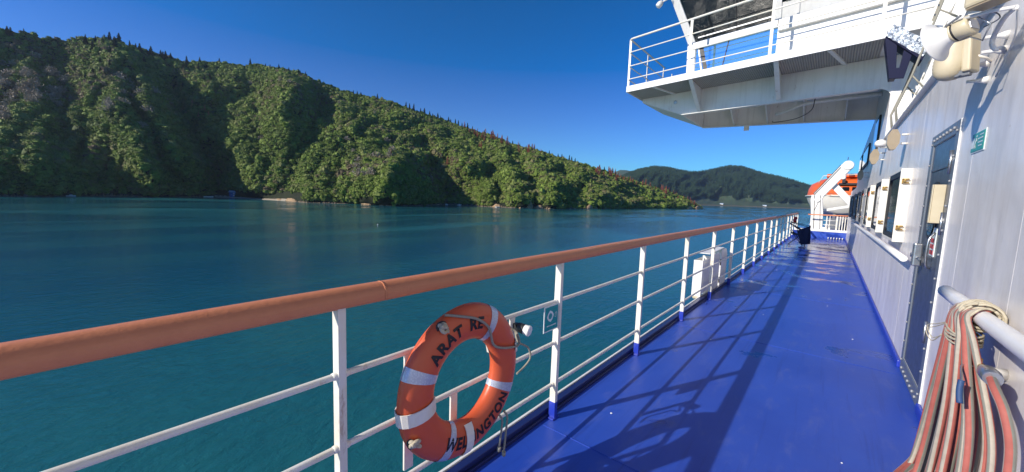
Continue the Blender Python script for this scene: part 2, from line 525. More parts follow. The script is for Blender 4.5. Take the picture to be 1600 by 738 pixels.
COAST = [(-60, -620.0, -50.3, -1069.8, -69.9, 228.5), (-40, -625.3, -43.7, -1075.2, -58.3, 233.0), (-20, -630.7, -36.8, -1080.8, -46.3, 237.7), (0, -636.4, -29.6, -1086.6, -33.7, 242.6), (20, -644.8, -22.1, -1093.6, -20.8, 246.0), (40, -653.6, -14.2, -1101.1, -7.2, 249.5), (60, -663.0, -5.7, -1109.0, 6.8, 252.2), (80, -673.0, 3.2, -1117.4, 21.6, 254.9), (100, -683.6, 12.8, -1126.4, 37.3, 261.2), (120, -689.1, 22.8, -1130.2, 53.5, 266.4), (140, -694.9, 33.3, -1134.2, 70.4, 271.9), (160, -701.0, 44.4, -1138.4, 88.1, 280.0), (180, -707.5, 56.1, -1142.7, 106.3, 283.5), (200, -714.2, 68.4, -1147.4, 125.0, 282.0), (220, -718.0, 81.1, -1148.8, 144.3, 281.8), (240, -721.9, 94.3, -1150.3, 164.4, 281.7), (260, -726.0, 108.3, -1151.9, 185.3, 281.4), (280, -730.3, 122.9, -1153.5, 207.1, 280.5), (300, -734.9, 138.3, -1155.2, 229.8, 279.6), (320, -747.8, 156.3, -1170.7, 256.8, 288.8), (340, -761.8, 175.7, -1187.0, 285.5, 298.6), (360, -733.3, 185.6, -1160.7, 304.9, 297.6), (380, -705.7, 195.2, -1135.0, 324.3, 296.4), (400, -679.1, 204.5, -1109.9, 343.9, 295.4), (420, -641.9, 209.8, -1073.9, 359.6, 289.5), (440, -603.0, 213.2, -1035.9, 374.1, 282.9), (460, -563.3, 215.0, -996.7, 387.2, 270.9), (480, -526.9, 216.7, -960.4, 400.6, 259.6), (500, -518.8, 229.5, -951.9, 425.7, 249.1), (520, -510.6, 242.5, -942.7, 451.4, 241.8), (540, -502.1, 255.7, -923.8, 473.2, 235.7), (560, -493.6, 269.2, -904.4, 495.2, 229.5), (580, -468.9, 273.7, -868.7, 507.9, 221.5), (600, -445.3, 277.9, -833.7, 520.3, 213.8), (620, -438.6, 292.5, -815.3, 542.7, 206.0), (640, -448.6, 319.6, -813.3, 577.4, 202.3), (660, -459.7, 349.7, -812.3, 614.8, 198.7), (680, -474.8, 385.5, -814.9, 657.7, 195.7), (700, -492.0, 426.5, -819.5, 705.2, 192.9), (720, -467.3, 432.4, -778.0, 714.0, 179.9), (740, -443.3, 438.1, -737.3, 722.0, 167.2), (760, -420.2, 443.6, -697.6, 729.1, 153.6), (780, -397.8, 449.0, -658.6, 735.4, 139.1), (800, -376.2, 454.1, -620.6, 740.8, 125.0), (820, -363.6, 469.9, -592.0, 755.9, 117.8), (840, -350.8, 485.9, -563.5, 770.6, 110.7), (860, -337.9, 502.1, -533.0, 781.8, 102.1), (880, -330.0, 526.9, -506.3, 797.6, 92.9), (900, -327.2, 562.3, -485.4, 823.1, 84.9), (920, -324.1, 600.7, -465.3, 850.6, 78.1), (940, -323.8, 648.5, -448.9, 886.8, 71.8), (960, -326.7, 708.9, -434.8, 931.0, 64.7), (980, -329.9, 778.0, -420.7, 979.6, 56.3), (1000, -333.7, 858.1, -408.6, 1038.2, 47.8), (1020, -325.3, 915.8, -385.6, 1073.8, 38.3), (1040, -316.1, 979.0, -363.2, 1114.0, 28.7), (1060, -305.9, 1048.3, -338.7, 1151.3, 18.0), (1080, -292.0, 1114.3, -309.9, 1176.2, 4.3), (1098, -278.4, 1178.7, -284.4, 1203.0, -13.1)]
FARC = [(960, -973, 2106, -1444, 3100, 149), (980, -940, 2211, -1384, 3218, 212), (1000, -906, 2323, -1322, 3341, 257), (1020, -869, 2441, -1258, 3470, 287), (1040, -831, 2566, -1191, 3606, 293), (1060, -790, 2699, -1120, 3749, 276), (1080, -746, 2840, -1047, 3899, 268), (1100, -700, 2991, -974, 4056, 287), (1120, -646, 3128, -895, 4199, 324), (1140, -589, 3272, -814, 4349, 358), (1160, -522, 3378, -721, 4460, 359), (1180, -446, 3440, -616, 4527, 318), (1200, -371, 3502, -513, 4593, 286), (1220, -296, 3564, -412, 4658, 267), (1240, -220, 3626, -310, 4723, 234), (1260, -146, 3715, -209, 4813, 199), (1280, -71, 3832, -110, 4932, 171), (1300, 6, 3953, -8, 5053, 143), (1320, 85, 4078, 94, 5178, 127), (1340, 167, 4206, 198, 5306, 111), (1360, 251, 4338, 303, 5437, 95), (1380, 338, 4475, 410, 5573, 87), (1400, 427, 4616, 519, 5712, 79), (1420, 520, 4761, 630, 5856, 71)]
# (station, shore x, shore y, ridge x, ridge y, ridge height): surveyed along the coast in metres
COAST = [(-200, -540, -330, -960, -450, 190), (-120, -590, -150, -1030, -190, 215)] + COAST
SEA = -16.4

def vnoise(x, y, seed):
    r = np.random.default_rng(seed); T = r.random((256, 256))
    xi = np.floor(x).astype(int); yi = np.floor(y).astype(int)
    fx = x - xi; fy = y - yi
    fx = fx*fx*(3-2*fx); fy = fy*fy*(3-2*fy)
    a = T[xi % 256, yi % 256]; b = T[(xi+1) % 256, yi % 256]; c = T[xi % 256, (yi+1) % 256]; d = T[(xi+1) % 256, (yi+1) % 256]
    return (a*(1-fx)+b*fx)*(1-fy) + (c*(1-fx)+d*fx)*fy
def fbm(x, y, seed, o=4):
    s = 0; a = .5
    for k in range(o):
        s = s + a*(vnoise(x*2**k, y*2**k, seed+k) - .5)*2; a *= .5
    return s

# spurs (+) and gullies (-): (amplitude m, half width in stations, [(v, station) ...]) v = 0 shore .. 1 ridge
RELIEF = [
    (22, 34, [(0, 75), (.4, 45), (1, 20)]),
    (-26, 24, [(0, 150), (.35, 112), (.7, 84), (1, 80)]),
    (62, 46, [(0, 255), (.3, 232), (.6, 186), (1, 160)]),
    (-30, 16, [(0, 300), (.25, 262), (.5, 222), (.8, 225), (1, 228)]),
    (24, 15, [(.2, 300), (.5, 250), (.8, 200), (1, 190)]),
    (-56, 22, [(0, 362), (.35, 322), (.7, 275), (1, 262)]),
    (30, 22, [(0, 420), (.4, 350), (.8, 318), (1, 300)]),
    (38, 34, [(0, 412), (.3, 430), (.6, 462), (1, 440)]),
    (-50, 20, [(0, 440), (.25, 472), (.5, 500), (.8, 512), (1, 495)]),
    (-22, 13, [(.1, 400), (.4, 425), (.7, 405), (1, 385)]),
    (-34, 48, [(0, 600), (.4, 596), (1, 590)], -.32),
    (30, 34, [(0, 705), (.5, 700), (1, 700)], -.28),
    (22, 30, [(0, 580), (.3, 570), (.7, 545), (1, 520)]),
    (-14, 12, [(.1, 520), (.4, 560), (.7, 600), (1, 615)]),
    (44, 20, [(0, 612), (.25, 618), (.6, 622), (1, 640)], .34),
    (-30, 18, [(0, 676), (.3, 672), (.7, 655), (1, 665)], .36),
    (-14, 12, [(0, 676), (.3, 672), (.7, 655), (1, 665)]),
    (20, 20, [(0, 742), (.5, 712), (1, 690)], .6),
    (-26, 12, [(0, 764), (.5, 755), (1, 735)], .35),
    (-12, 9, [(0, 764), (.5, 755), (1, 735)]),
    (24, 18, [(0, 800), (.5, 790), (1, 780)]),
    (-20, 11, [(0, 832), (.5, 815), (1, 800)]),
    (26, 18, [(0, 868), (.5, 850), (1, 830)]),
    (-30, 12, [(0, 900), (.5, 888), (1, 870)]),
    (20, 13, [(0, 934), (.5, 920), (1, 905)]),
    (-16, 10, [(0, 956), (.5, 944), (1, 930)]),
    (14, 12, [(0, 1000), (.5, 985), (1, 970)]),
]
CA = np.array(COAST, float)
def coast_point(s, v):
    """world position on the hillside; s station, v height fraction (may pass 1: the back slope)"""
    s = np.asarray(s, float); v = np.asarray(v, float)
    sx, sy, kx, ky, kz = (np.interp(s, CA[:,0], CA[:,i]) for i in range(1, 6))
    vv = np.clip(v, 0, 1)
    h = .80*vv + .20*vv**2
    z = SEA + (kz - SEA)*(vv*1.0)
    ext = np.clip(v-1, 0, None)
    wx = kx - sx; wy = ky - sy; Wd = np.hypot(wx, wy) + 1e-6
    dx, dy = wx/Wd, wy/Wd
    env = np.clip(vv*7, 0, 1)**.6*(1 - np.clip((vv-.72)/.28, 0, 1)**1.5)
    scale = np.clip(Wd/330, .10, 1.25)
    wob = 44*fbm(vv*3.0 + 7, s*.004, 40, 3)
    D = 0
    for amp, wdt, line, *top_ in RELIEF:
        c = np.interp(vv, [p[0] for p in line], [p[1] for p in line]) + wob
        t = np.abs(s - c)/wdt
        D = D + amp*np.exp(-t**1.5)*(np.clip(((top_[0] + .12 - vv) if top_[0] > 0 else (vv + top_[0] + .12))/.24, 0, 1) if top_ else 1)
    D = D + 24*fbm(s*.024 + vv*2.6, vv*3.4, 3, 5) + 24*(1-2.4*np.abs(fbm(s*.020 - vv*2.6 + 3, vv*3.0, 9, 5)))
    D = D - 95*np.clip((235 - s)/235, 0, 1.6)*np.clip((vv-.12)/.35 + np.clip((s-110)/80, 0, 1), 0, 1)
    D = D*env*scale
    x = sx + wx*h - dx*D + dx*ext*620
    y = sy + wy*h - dy*D + dy*ext*620
    z = z - ext*(kz - SEA)*1.3 + 4*fbm(s*.06, vv*8, 21, 3)*np.clip(vv*6, 0, 1)*scale
    return x, y, z

def grid_mesh(name, X, Y, Z, mat):
    a, b = X.shape
    V = np.stack([X, Y, Z], -1).reshape(-1, 3)
    idx = np.arange(a*b).reshape(a, b)
    F = np.stack([idx[:-1,:-1], idx[1:,:-1], idx[1:,1:], idx[:-1,1:]], -1).reshape(-1, 4)
    me = bpy.data.meshes.new(name)
    me.vertices.add(len(V)); me.vertices.foreach_set('co', V.ravel())
    me.loops.add(F.size); me.loops.foreach_set('vertex_index', F.ravel())
    me.polygons.add(len(F)); me.polygons.foreach_set('loop_start', np.arange(0, F.size, 4))
    me.polygons.foreach_set('use_smooth', np.ones(len(F), bool))
    me.update(); me.validate()
    me.materials.append(mat)
    o = bpy.data.objects.new(name, me); COL.objects.link(o)
    return o

# sea: one sheet to the horizon
mb = MB(); mb.add([(-9000,-9000,SEA),(9000,-9000,SEA),(9000,9000,SEA),(-9000,9000,SEA)], [(0,1,2,3)])
tag(mb.build('sea', M['sea']), kind='structure')

ss = np.concatenate([np.linspace(-200, -60, 50), np.linspace(-58, 1098, 560)])
vvv = np.concatenate([[-.02], np.linspace(0, 1, 150), np.linspace(1.03, 1.6, 14)])
S2, V2 = np.meshgrid(ss, vvv, indexing='ij')
X, Y, Z = coast_point(S2, V2)
Z[:, 0] = SEA - 3
hill = tag(grid_mesh('hillside', X, Y, Z, M['hill']), kind='structure')

FA = np.array(FARC, float)
def far_point(s, v):
    sx, sy, kx, ky, kz = (np.interp(s, FA[:,0], FA[:,i]) for i in range(1, 6))
    vv = np.clip(v, 0, 1); ext = np.clip(v-1, 0, None)
    wx = kx - sx; wy = ky - sy; Wd = np.hypot(wx, wy); dx, dy = wx/Wd, wy/Wd
    h = .12 + .88*vv
    h = np.where(vv < .12, vv*2.0, .24 + (vv-.12)/.88*.76)
    env = np.clip(vv*4, 0, 1)*(1 - np.clip((vv-.7)/.3, 0, 1))
    D = 260*fbm(s*.022 + vv*.9, vv*1.2, 61, 4) + 120*(1-2*np.abs(fbm(s*.05 - vv, vv*2.0, 66, 3)))
    valley = np.interp(vv, [0, 1], [1128, 1092])
    D = D - 330*np.exp(-(np.abs(s-valley)/16)**1.4)
    D = D*env
    return sx + wx*h - dx*D + dx*ext*2500, sy + wy*h - dy*D + dy*ext*2500, SEA + (kz-SEA)*vv - ext*(kz-SEA)*1.2 + 6*fbm(s*.2, vv*9, 71, 3)*env
fs = np.linspace(960, 1420, 260); fv = np.concatenate([[-.02], np.linspace(0, 1, 90), np.linspace(1.05, 1.6, 8)])
S3, V3 = np.meshgrid(fs, fv, indexing='ij')
X, Y, Z = far_point(S3, V3); Z[:, 0] = SEA - 3
m, nt, p = newmat('far_slope')
v = obj_coord(nt, kind='Position')
a = noise_tex(nt, .0016, 4, .6, v); b = noise_tex(nt, .02, 5, .65, v)
c = mixc(nt, ramp(nt, a, [(.47, gray(0)), (.53, gray(1))]), (.030, .056, .026), (.044, .076, .032))
c = mixc(nt, ramp(nt, b, [(.5, gray(0)), (.7, gray(1))]), c, (.07, .08, .045))
nt.links.new(c, p.inputs['Base Color']); p.inputs['Roughness'].default_value = .9
M['farslope'] = m
tag(grid_mesh('far_hills', X, Y, Z, M['farslope']), kind='structure')
# the pale distant peak behind them
xs = np.linspace(-1, 1, 60); ys = np.linspace(-1, 1, 30)
PX, PY = np.meshgrid(xs, ys, indexing='ij')
PZ = 560*np.clip(1-np.abs(PX)**1.1*1.0, 0, 1)*np.clip(1-PY**2, 0, 1) + 60*fbm(PX*4+3, PY*4, 80, 4)
tag(grid_mesh('distant_peak', -2510 + PX*900 + PY*350, 6020 + PX*300 + PY*900, SEA - 20 + PZ*.93, M['farslope']), kind='structure')

# ---- canopy
def crown_mesh(name, seed, mat, subdiv=2, flat=.8, tufts=110, rough=.34, leaf=.17):
    bm = bmesh.new()
    bmesh.ops.create_icosphere(bm, subdivisions=subdiv, radius=1)
    r = random.Random(seed)
    off = Vector((r.random()*50, r.random()*50, r.random()*50))
    for vtx in bm.verts:
        d = vtx.co.normalized()
        k = 1 + rough*noise.noise(d*1.7 + off)*1.6 + rough*.7*noise.noise(d*4.1 + off)*1.6
        vtx.co = Vector((d.x*k, d.y*k, d.z*k*flat))
    for i in range(tufts):
        d = Vector((r.gauss(0,1), r.gauss(0,1), abs(r.gauss(0,1))*.9 - .25)).normalized()
        k = 1 + rough*noise.noise(d*1.7 + off)*1.6 + r.uniform(-.02, .2)
        c = Vector((d.x*k, d.y*k, d.z*k*flat))
        t = Vector((r.gauss(0,1), r.gauss(0,1), r.gauss(0,1))).normalized()
        u = d.cross(t).normalized(); w = (d*.6 + t*.8).normalized()
        q = leaf*r.uniform(.7, 1.4)
        vs = [bm.verts.new(c + u*q*.6), bm.verts.new(c + w*q), bm.verts.new(c - u*q*.6), bm.verts.new(c - w*q*.7)]
        bm.faces.new(vs)
    me = bpy.data.meshes.new(name); bm.to_mesh(me); bm.free()
    me.materials.append(mat)
    return me

def conifer_mesh(name, seed, mat, tiers=9, n=9, droop=.25, gap=0.0):
    """unit-height conifer crown of ragged branch fans"""
    r = random.Random(seed); mb = MB()
    for t in range(tiers):
        h = .16 + .80*t/tiers
        R = .20*(1 - (t/tiers))**.8 + .02
        for k in range(n):
            if r.random() < gap: continue
            a = 2*PI*(k + r.random()*.8)/n; L = R*r.uniform(.65, 1.25)
            d = Vector((math.cos(a), math.sin(a), 0)); s_ = Vector((-d.y, d.x, 0))
            z = h + r.uniform(-.03, .03)
            p0 = Vector((0, 0, z + .05)); p1 = d*L + Vector((0, 0, z - L*droop + .03)); w = L*.42
            mid = d*L*.6 + Vector((0, 0, z + .015))
            mb.add([p0, mid + s_*w, p1, mid - s_*w, mid + Vector((0,0,-.045))], [(0,1,4), (1,2,4), (2,3,4), (3,0,4), (0,1,2), (0,2,3)])
    return mb

def instancer(name, pts, scl, var, protos, mat, label, cat):
    """one 'stuff' object: points carrying instances of the crown meshes"""
    me = bpy.data.meshes.new(name)
    me.vertices.add(len(pts)); me.vertices.foreach_set('co', np.asarray(pts, np.float32).ravel())
    for an, data, ty in (('scl', scl, 'FLOAT_VECTOR'), ('rotz', rng.random(len(pts))*6.283, 'FLOAT'), ('pick', var, 'INT')):
        a = me.attributes.new(an, ty, 'POINT')
        a.data.foreach_set('vector' if ty == 'FLOAT_VECTOR' else 'value', np.asarray(data).ravel())
    me.update()
    o = bpy.data.objects.new(name, me); COL.objects.link(o)
    c = bpy.data.collections.new(name + '_kinds')
    for i, pm in enumerate(protos):
        q = bpy.data.objects.new('%s_kind_%02d' % (name, i), pm); c.objects.link(q)
    ng = bpy.data.node_groups.new(name + '_scatter', 'GeometryNodeTree')
    ng.interface.new_socket('Geometry', in_out='INPUT', socket_type='NodeSocketGeometry')
    ng.interface.new_socket('Geometry', in_out='OUTPUT', socket_type='NodeSocketGeometry')
    gi = ng.nodes.new('NodeGroupInput'); go = ng.nodes.new('NodeGroupOutput')
    iop = ng.nodes.new('GeometryNodeInstanceOnPoints')
    ci = ng.nodes.new('GeometryNodeCollectionInfo'); ci.inputs[0].default_value = c
    ci.inputs['Separate Children'].default_value = True; ci.inputs['Reset Children'].default_value = True
    iop.inputs['Pick Instance'].default_value = True
    def attr(n, t):
        x = ng.nodes.new('GeometryNodeInputNamedAttribute'); x.data_type = t; x.inputs[0].default_value = n
        return [s for s in x.outputs if s.enabled and s.name == 'Attribute'][0]
    cx = ng.nodes.new('ShaderNodeCombineXYZ')
    ng.links.new(attr('rotz', 'FLOAT'), cx.inputs[2])
    er = ng.nodes.new('FunctionNodeEulerToRotation'); ng.links.new(cx.outputs[0], er.inputs[0])
    ng.links.new(gi.outputs[0], iop.inputs['Points'])
    ng.links.new(ci.outputs[0], iop.inputs['Instance'])
    ng.links.new(attr('pick', 'INT'), iop.inputs['Instance Index'])
    ng.links.new(er.outputs[0], iop.inputs['Rotation'])
    ng.links.new(attr('scl', 'FLOAT_VECTOR'), iop.inputs['Scale'])
    ng.links.new(iop.outputs[0], go.inputs[0])
    md = o.modifiers.new('scatter', 'NODES'); md.node_group = ng
    return tag(o, label, cat, kind='stuff')

crowns = [crown_mesh('crown', 100+i, M['leaf'], 2, f, 110, rg) for i, (f, rg) in enumerate([(.8,.34),(.7,.42),(.95,.36),(.8,.5),(1.25,.4),(.6,.36)])]
# area-uniform sampling of the slope
def sample_slope(n, fn, s0, s1, v0, v1, k=400000, sub=1.0):
    s = rng.uniform(s0, s1, k); v = rng.uniform(v0, v1, k)
    e = 1e-3
    x, y, z = fn(s, v); x1, y1, z1 = fn(s+e*30, v); x2, y2, z2 = fn(s, v+e)
    A = np.stack([x1-x, y1-y, z1-z], -1)/(e*30); B = np.stack([x2-x, y2-y, z2-z], -1)/e
    ar = np.linalg.norm(np.cross(A, B), axis=-1)
    d = np.hypot(x, y)
    w = ar/np.maximum(d, 380)**1.1                      # nearer slopes carry more, smaller crowns
    w = np.minimum(w, np.percentile(w, 99))
    keep = rng.random(k) < w/w.sum()*n*1.02
    return s[keep], v[keep], x[keep], y[keep], z[keep], d[keep]
s_, v_, x_, y_, z_, d_ = sample_slope(125000, coast_point, -190, 1097, .004, 1.06)
bare = ((s_ > 334) & (s_ < 450) & (v_ < .035)) | (v_ < .010)
for a_, b_ in ((440,474),(560,584),(590,616),(768,792),(808,868),(914,942),(1070,1097)): bare |= (s_ > a_) & (s_ < b_) & (v_ < .045)
s_, v_, x_, y_, z_, d_ = (q[~bare] for q in (s_, v_, x_, y_, z_, d_))
size = rng.gamma(2.6, .64, len(s_))*np.clip(d_/700, .85, 1.3)
size = np.clip(size, 1.0, 5.6)*np.clip(1.12 - .35*v_, .6, 1.2)
size = np.where((s_ > 1075), size*.6, size)
scl = np.stack([size, size, size*rng.uniform(.8, 1.25, len(s_))], -1)
pts = np.stack([x_, y_, z_ + size*rng.uniform(.05, .75, len(s_))], -1)
instancer('native_bush', pts, scl, rng.integers(0, 6, len(s_)), crowns, M['leaf'], 'dense green native bush covering the steep hillside above the water', 'bush')

# far plantation
con = []
for i in range(4):
    mb = conifer_mesh('c', 200+i, None, 6, 6)
    me = bpy.data.meshes.new('plantation_conifer'); me.from_pydata(mb.v, [], mb.f); me.materials.append(M['leaf_far']); con.append(me)
s_, v_, x_, y_, z_, d_ = sample_slope(42000, far_point, 962, 1418, .02, 1.04)
keep = (v_ > .15 + .12*fbm(s_*.05, v_*0, 5, 2)) & ~((np.abs(s_ - (1106 - 20*v_)) < 12 + 22*fbm(s_*.04+5, v_*3, 31, 4)) & (v_ > .4) & (v_ < .93) & (rng.random(len(s_)) < .85))
keep &= ~((s_ > 1118) & (s_ < 1158) & (v_ > .72 + .1*fbm(s_*.06, v_*3, 77, 2)) & (v_ < .92) & (rng.random(len(s_)) < .8))
s_, v_, x_, y_, z_ = s_[keep], v_[keep], x_[keep], y_[keep], z_[keep]
hgt = rng.uniform(24, 40, len(s_))
instancer('pine_plantation', np.stack([x_, y_, z_-2], -1), np.stack([hgt*1.2, hgt*1.2, hgt], -1), rng.integers(0, 4, len(s_)), con, M['leaf_far'], 'dark conifer plantation on the distant hills across the channel', 'forest')

# ---- trees one can tell apart
def make_tree(kind, seed, mat, tiers, n, gap, droop, label, cat, group):
    root = empty(kind, (0,0,0), label, cat, group)
    t = MB(); t.tube([(0,0,-.1),(0,0,.5),(.005,0,.98)], .02, 5, rs=[.028,.018,.004])
    t.build('trunk', M['bark'], root)
    c = conifer_mesh(kind, seed, mat, tiers, n, droop, gap)
    c.build('crown', mat, root, fix=False)
    return root
def make_broad(kind, seed, mat, label, cat, group):
    root = empty(kind, (0,0,0), label, cat, group)
    t = MB(); r = random.Random(seed)
    t.tube([(0,0,-.1),(.01,0,.3),(0,.01,.6)], .03, 5, rs=[.04,.03,.015])
    t.build('trunk', M['bark'], root)
    c = MB()
    for i in range(46):
        a = r.random()*6.28; el = r.uniform(.15, 1.4); L = r.uniform(.25, .48)
        p0 = Vector((0,0,r.uniform(.3,.6))); p1 = p0 + Vector((math.cos(a)*math.cos(el), math.sin(a)*math.cos(el), math.sin(el)))*L
        c.tube([p0, (p0+p1)/2 + Vector((0,0,.02)), p1], .01, 3, rs=[.016,.012,.004], cap=False)
        for k in range(5):
            q = p1 + Vector((r.gauss(0,.05), r.gauss(0,.05), r.gauss(0,.04)))
            c.add([q + Vector((r.gauss(0,.04), r.gauss(0,.04), r.gauss(0,.04))) for _ in range(3)], [(0,1,2)])
    c.build('crown', mat, root, fix=False)
    return root

def plant(protos, spots, lab=None):
    used = set()
    for i, (s, v, h) in enumerate(spots):
        k = i % len(protos)
        o = protos[k] if k not in used else copy_tree(protos[k])
        used.add(k)
        x, y, z = coast_point(s, v)
        o.location = (float(x), float(y), float(z) - .5)
        o.rotation_euler = (random.uniform(-.05,.05), random.uniform(-.05,.05), random.random()*6.28)
        w = random.uniform(.8, 1.2)
        o.scale = (h*w, h*w, h)
        if lab:
            tag(o, *lab(s, v, h))

g1 = 'live pines standing out along the ridge'
pines = [make_tree('pine_tree', 300+i, M['pine'], 10, 9, .1, .2, 'dark green pine standing out above the bush on the near hill', 'pine', g1) for i in range(3)]
sp = []
for s in (12,18,40,150,163,172,186,205,214,250,258,262,266,312,342,391): sp.append((s + random.uniform(-2,2), random.uniform(.97,1.0), random.uniform(11,19)))
for s in (415,422,436,452,466,478,552,558,564,590): sp.append((s, random.uniform(.96,1.0), random.uniform(9,14)))
for s in (634,640,646,657,663,671,676,684,688,701,704,712,716,722,731,738,757,768): sp.append((s, random.uniform(.98,1.0), random.uniform(10,18)))
for s in (801,812,822,858,872,878,889,893,898,936,944,951): sp.append((s, .99, random.uniform(8,15)))
for i in range(30): sp.append((random.uniform(130,330), random.uniform(.6,.97), random.uniform(12,20)))
def zone(s):
    return ('far left' if s < 120 else 'left of the shaded gully' if s < 270 else 'above the cove' if s < 450 else
            'middle of the hill' if s < 620 else 'above the shaded bay' if s < 760 else 'above the pale rocks' if s < 920 else 'near the point')
def lab_pine(s, v, h):
    w_ = 'tall' if h > 14 else 'short'
    k = 'on the skyline' if v > .955 else 'on the slope'
    return ('%s dark green pine %s, %s' % (w_, k, zone(s)), 'pine', '%s live pines %s, %s' % (w_, k, zone(s)))
def lab_dead(s, v, h):
    w_ = 'tall' if h > 16 else 'short'
    k = 'high on the ridge' if v > .85 else 'lower on the slope'
    return ('%s dead rust red pine %s, %s' % (w_, k, zone(s)), 'dead pine', '%s dead red pines %s, %s' % (w_, k, zone(s)))
def lab_grey(s, v, h):
    w_ = 'tall' if h > 16 else 'short'
    k = 'on the upper slope' if v > .55 else 'on the lower slope'
    return ('%s bare pale grey tree %s, %s' % (w_, k, zone(s)), 'bare tree', '%s bare grey trees %s, %s' % (w_, k, zone(s)))
sp = [(s, v, h*1.15) for s, v, h in sp]
plant(pines, sp, lab_pine)
g2 = 'dead red pines along the falling ridge'
dead = [make_tree('dead_pine', 320+i, M['deadred'], 9, 7, .25, .1, 'dead rust red pine standing in the bush on the near hill', 'dead pine', g2) for i in range(3)]
sp = [(751,.62,14),(752,.68,12),(749,.65,12),(699,.33,16),(701,.38,14),(697,.36,13),(610,.30,10)]
for i in range(34): sp.append((random.uniform(722, 845), random.uniform(.80, .99), random.uniform(10,17)))
for i in range(46): sp.append((random.uniform(930, 1045), random.uniform(.72, 1.0), random.uniform(10,17)))
for i in range(26): sp.append((random.uniform(1035, 1088), random.uniform(.5, 1.0), random.uniform(6,11)))
for i in range(12): sp.append((random.uniform(290, 330), random.uniform(.42, .56), random.uniform(10,15)))
sp = [(s, v, h*1.35) for s, v, h in sp]
plant(dead, sp, lab_dead)
g3 = 'bare grey trees scattered over the slope'
grey = [make_broad('bare_tree', 340+i, M['deadgrey'], 'bare pale grey tree among the dark bush on the near hill', 'bare tree', g3) for i in range(3)]
sp = []
for i in range(44): sp.append((random.gauss(40, 34), random.gauss(.55, .10), random.uniform(12,20)))
for i in range(16): sp.append((random.gauss(205, 26), random.gauss(.5, .12), random.uniform(10,16)))
for i in range(7): sp.append((random.uniform(558, 612), random.uniform(.12,.28), random.uniform(10,15)))
for i in range(14): sp.append((random.uniform(380, 620), random.uniform(.3,.9), random.uniform(8,12)))
sp = [(s, min(max(v,.12),.95), h) for s, v, h in sp if s > -50]
sp = [(s, v, h*1.15) for s, v, h in sp]
plant(grey, sp, lab_grey)

# ---- foot of the coast: rock outcrops, beach
def outcrop(s, wdt, h, seed, where=''):
    x0, y0, _ = coast_point(s - wdt/2, 0.0); x1, y1, _ = coast_point(s + wdt/2, 0.0)
    a = Vector((float(x0), float(y0), 0)); b = Vector((float(x1), float(y1), 0)); d = b - a
    c = (a+b)/2; inw = Vector((c.x, c.y, 0)).normalized()
    mb = MB(); n = 16; m_ = 7
    r = random.Random(seed); off = r.random()*50
    vs = []
    for i in range(n):
        t = i/(n-1)
        e = math.sin(PI*t)**.5
        for j in range(m_):
            q = j/(m_-1)
            k = noise.noise(Vector((t*4+off, q*3, 0)))*.5 + noise.noise(Vector((t*11+off, q*8, 3)))*.28
            hh = (SEA - 1) + (h+1)*e*q*(1 + .5*k)
            pt = a + d*t + inw*(-7.5*e + q*q*7 + k*5)
            vs.append((pt.x, pt.y, hh))
    fsx = [(i*m_+j, (i+1)*m_+j, (i+1)*m_+j+1, i*m_+j+1) for i in range(n-1) for j in range(m_-1)]
    mb.add(vs, fsx)
    o = mb.build('rock_outcrop', M['rock'], origin=(c.x, c.y, SEA), fix=False)
    return tag(o, where, 'rock', 'rock outcrops along the shore')
for i, (s, w_, h, lb_) in enumerate([
        (436,10,2.2,'low tan rocks at the right end of the cove beach'), (455,16,3.6,'wide reddish tan rocks just right of the cove beach'),
        (572,16,8,'tan rock ledge left of the orange stained headland'), (598,12,10,'pale tan cliff left half of the stained headland'),
        (610,16,18,'tallest tan cliff with the shaded bay right of it'), (776,14,4,'tan rocks behind the low open white boat'),
        (815,10,9,'tan cliff under the bush, left end of the long pale ledge'), (826,12,11,'highest pale cliff of the long ledge left of the second bay'),
        (843,12,4.5,'low pale middle rocks of the long ledge'), (860,14,8,'tan rocks at the right end of the long ledge'),
        (925,16,8,'wide tan rocks under the headland past the second bay'), (1078,10,6,'low tan rocks just short of the last point'),
        (1091,9,8,'pale tan rock at the very tip of the last point')]):
    outcrop(s, w_*1.25, h*1.25, 900+i, lb_)
def ribbon(name, s0, s1, w0, hgt, mat):
    s = np.linspace(s0, s1, 60)
    e = np.sin(PI*(s-s0)/(s1-s0))**.4
    x, y, _ = coast_point(s, 0*s)
    d = np.hypot(x, y); ux, uy = x/d, y/d
    V = []; 
    rows = [(-w0, -.6), (-w0*.4, .35*hgt), (2, hgt), (10, hgt*1.5)]
    X = np.stack([x + ux*r*e for r, _ in rows], 1); Y = np.stack([y + uy*r*e for r, _ in rows], 1)
    Z = np.stack([SEA + h + 0*x for _, h in rows], 1)
    return tag(grid_mesh(name, X, Y, Z, mat), kind='structure')
ribbon('beach', 335, 448, 20, 2.0, M['sand'])
for a, b in ((475, 606), (625, 690), (765, 880), (896, 960)):
    ribbon('shore_shingle', a, b, 3, .9, M['sand'])
# broken dark tide-washed rock all along the coast
s = np.linspace(-60, 1097, 1500)
x, y, _ = coast_point(s, 0*s); d = np.hypot(x, y); ux, uy = x/d, y/d
hh = np.clip(1.3 + 2.6*fbm(s*.9, s*0, 140, 4) + 1.6*fbm(s*.12, s*0, 150, 3), .15, 5)
rows = [(-4.5, -1.2, 0), (-3.2, .1, .25), (-1.2, 0, .8), (3.5, 0, 1.35)]
X = np.stack([x + ux*(r + 2.2*fbm(s*.7, s*0 + k, 160, 3)) for k, (r, _, _) in enumerate(rows)], 1)
Y = np.stack([y + uy*(r + 2.2*fbm(s*.7, s*0 + k, 160, 3)) for k, (r, _, _) in enumerate(rows)], 1)
Z = np.stack([SEA + b + hh*f for _, b, f in rows], 1)
M['tiderock'] = mottled('tide_washed_rock', (.13, .10, .07), (.26, .20, .13), (.05, .045, .04), .25, .8, bd=.4)
tag(grid_mesh('shore_rocks', X, Y, Z, M['tiderock']), kind='structure')
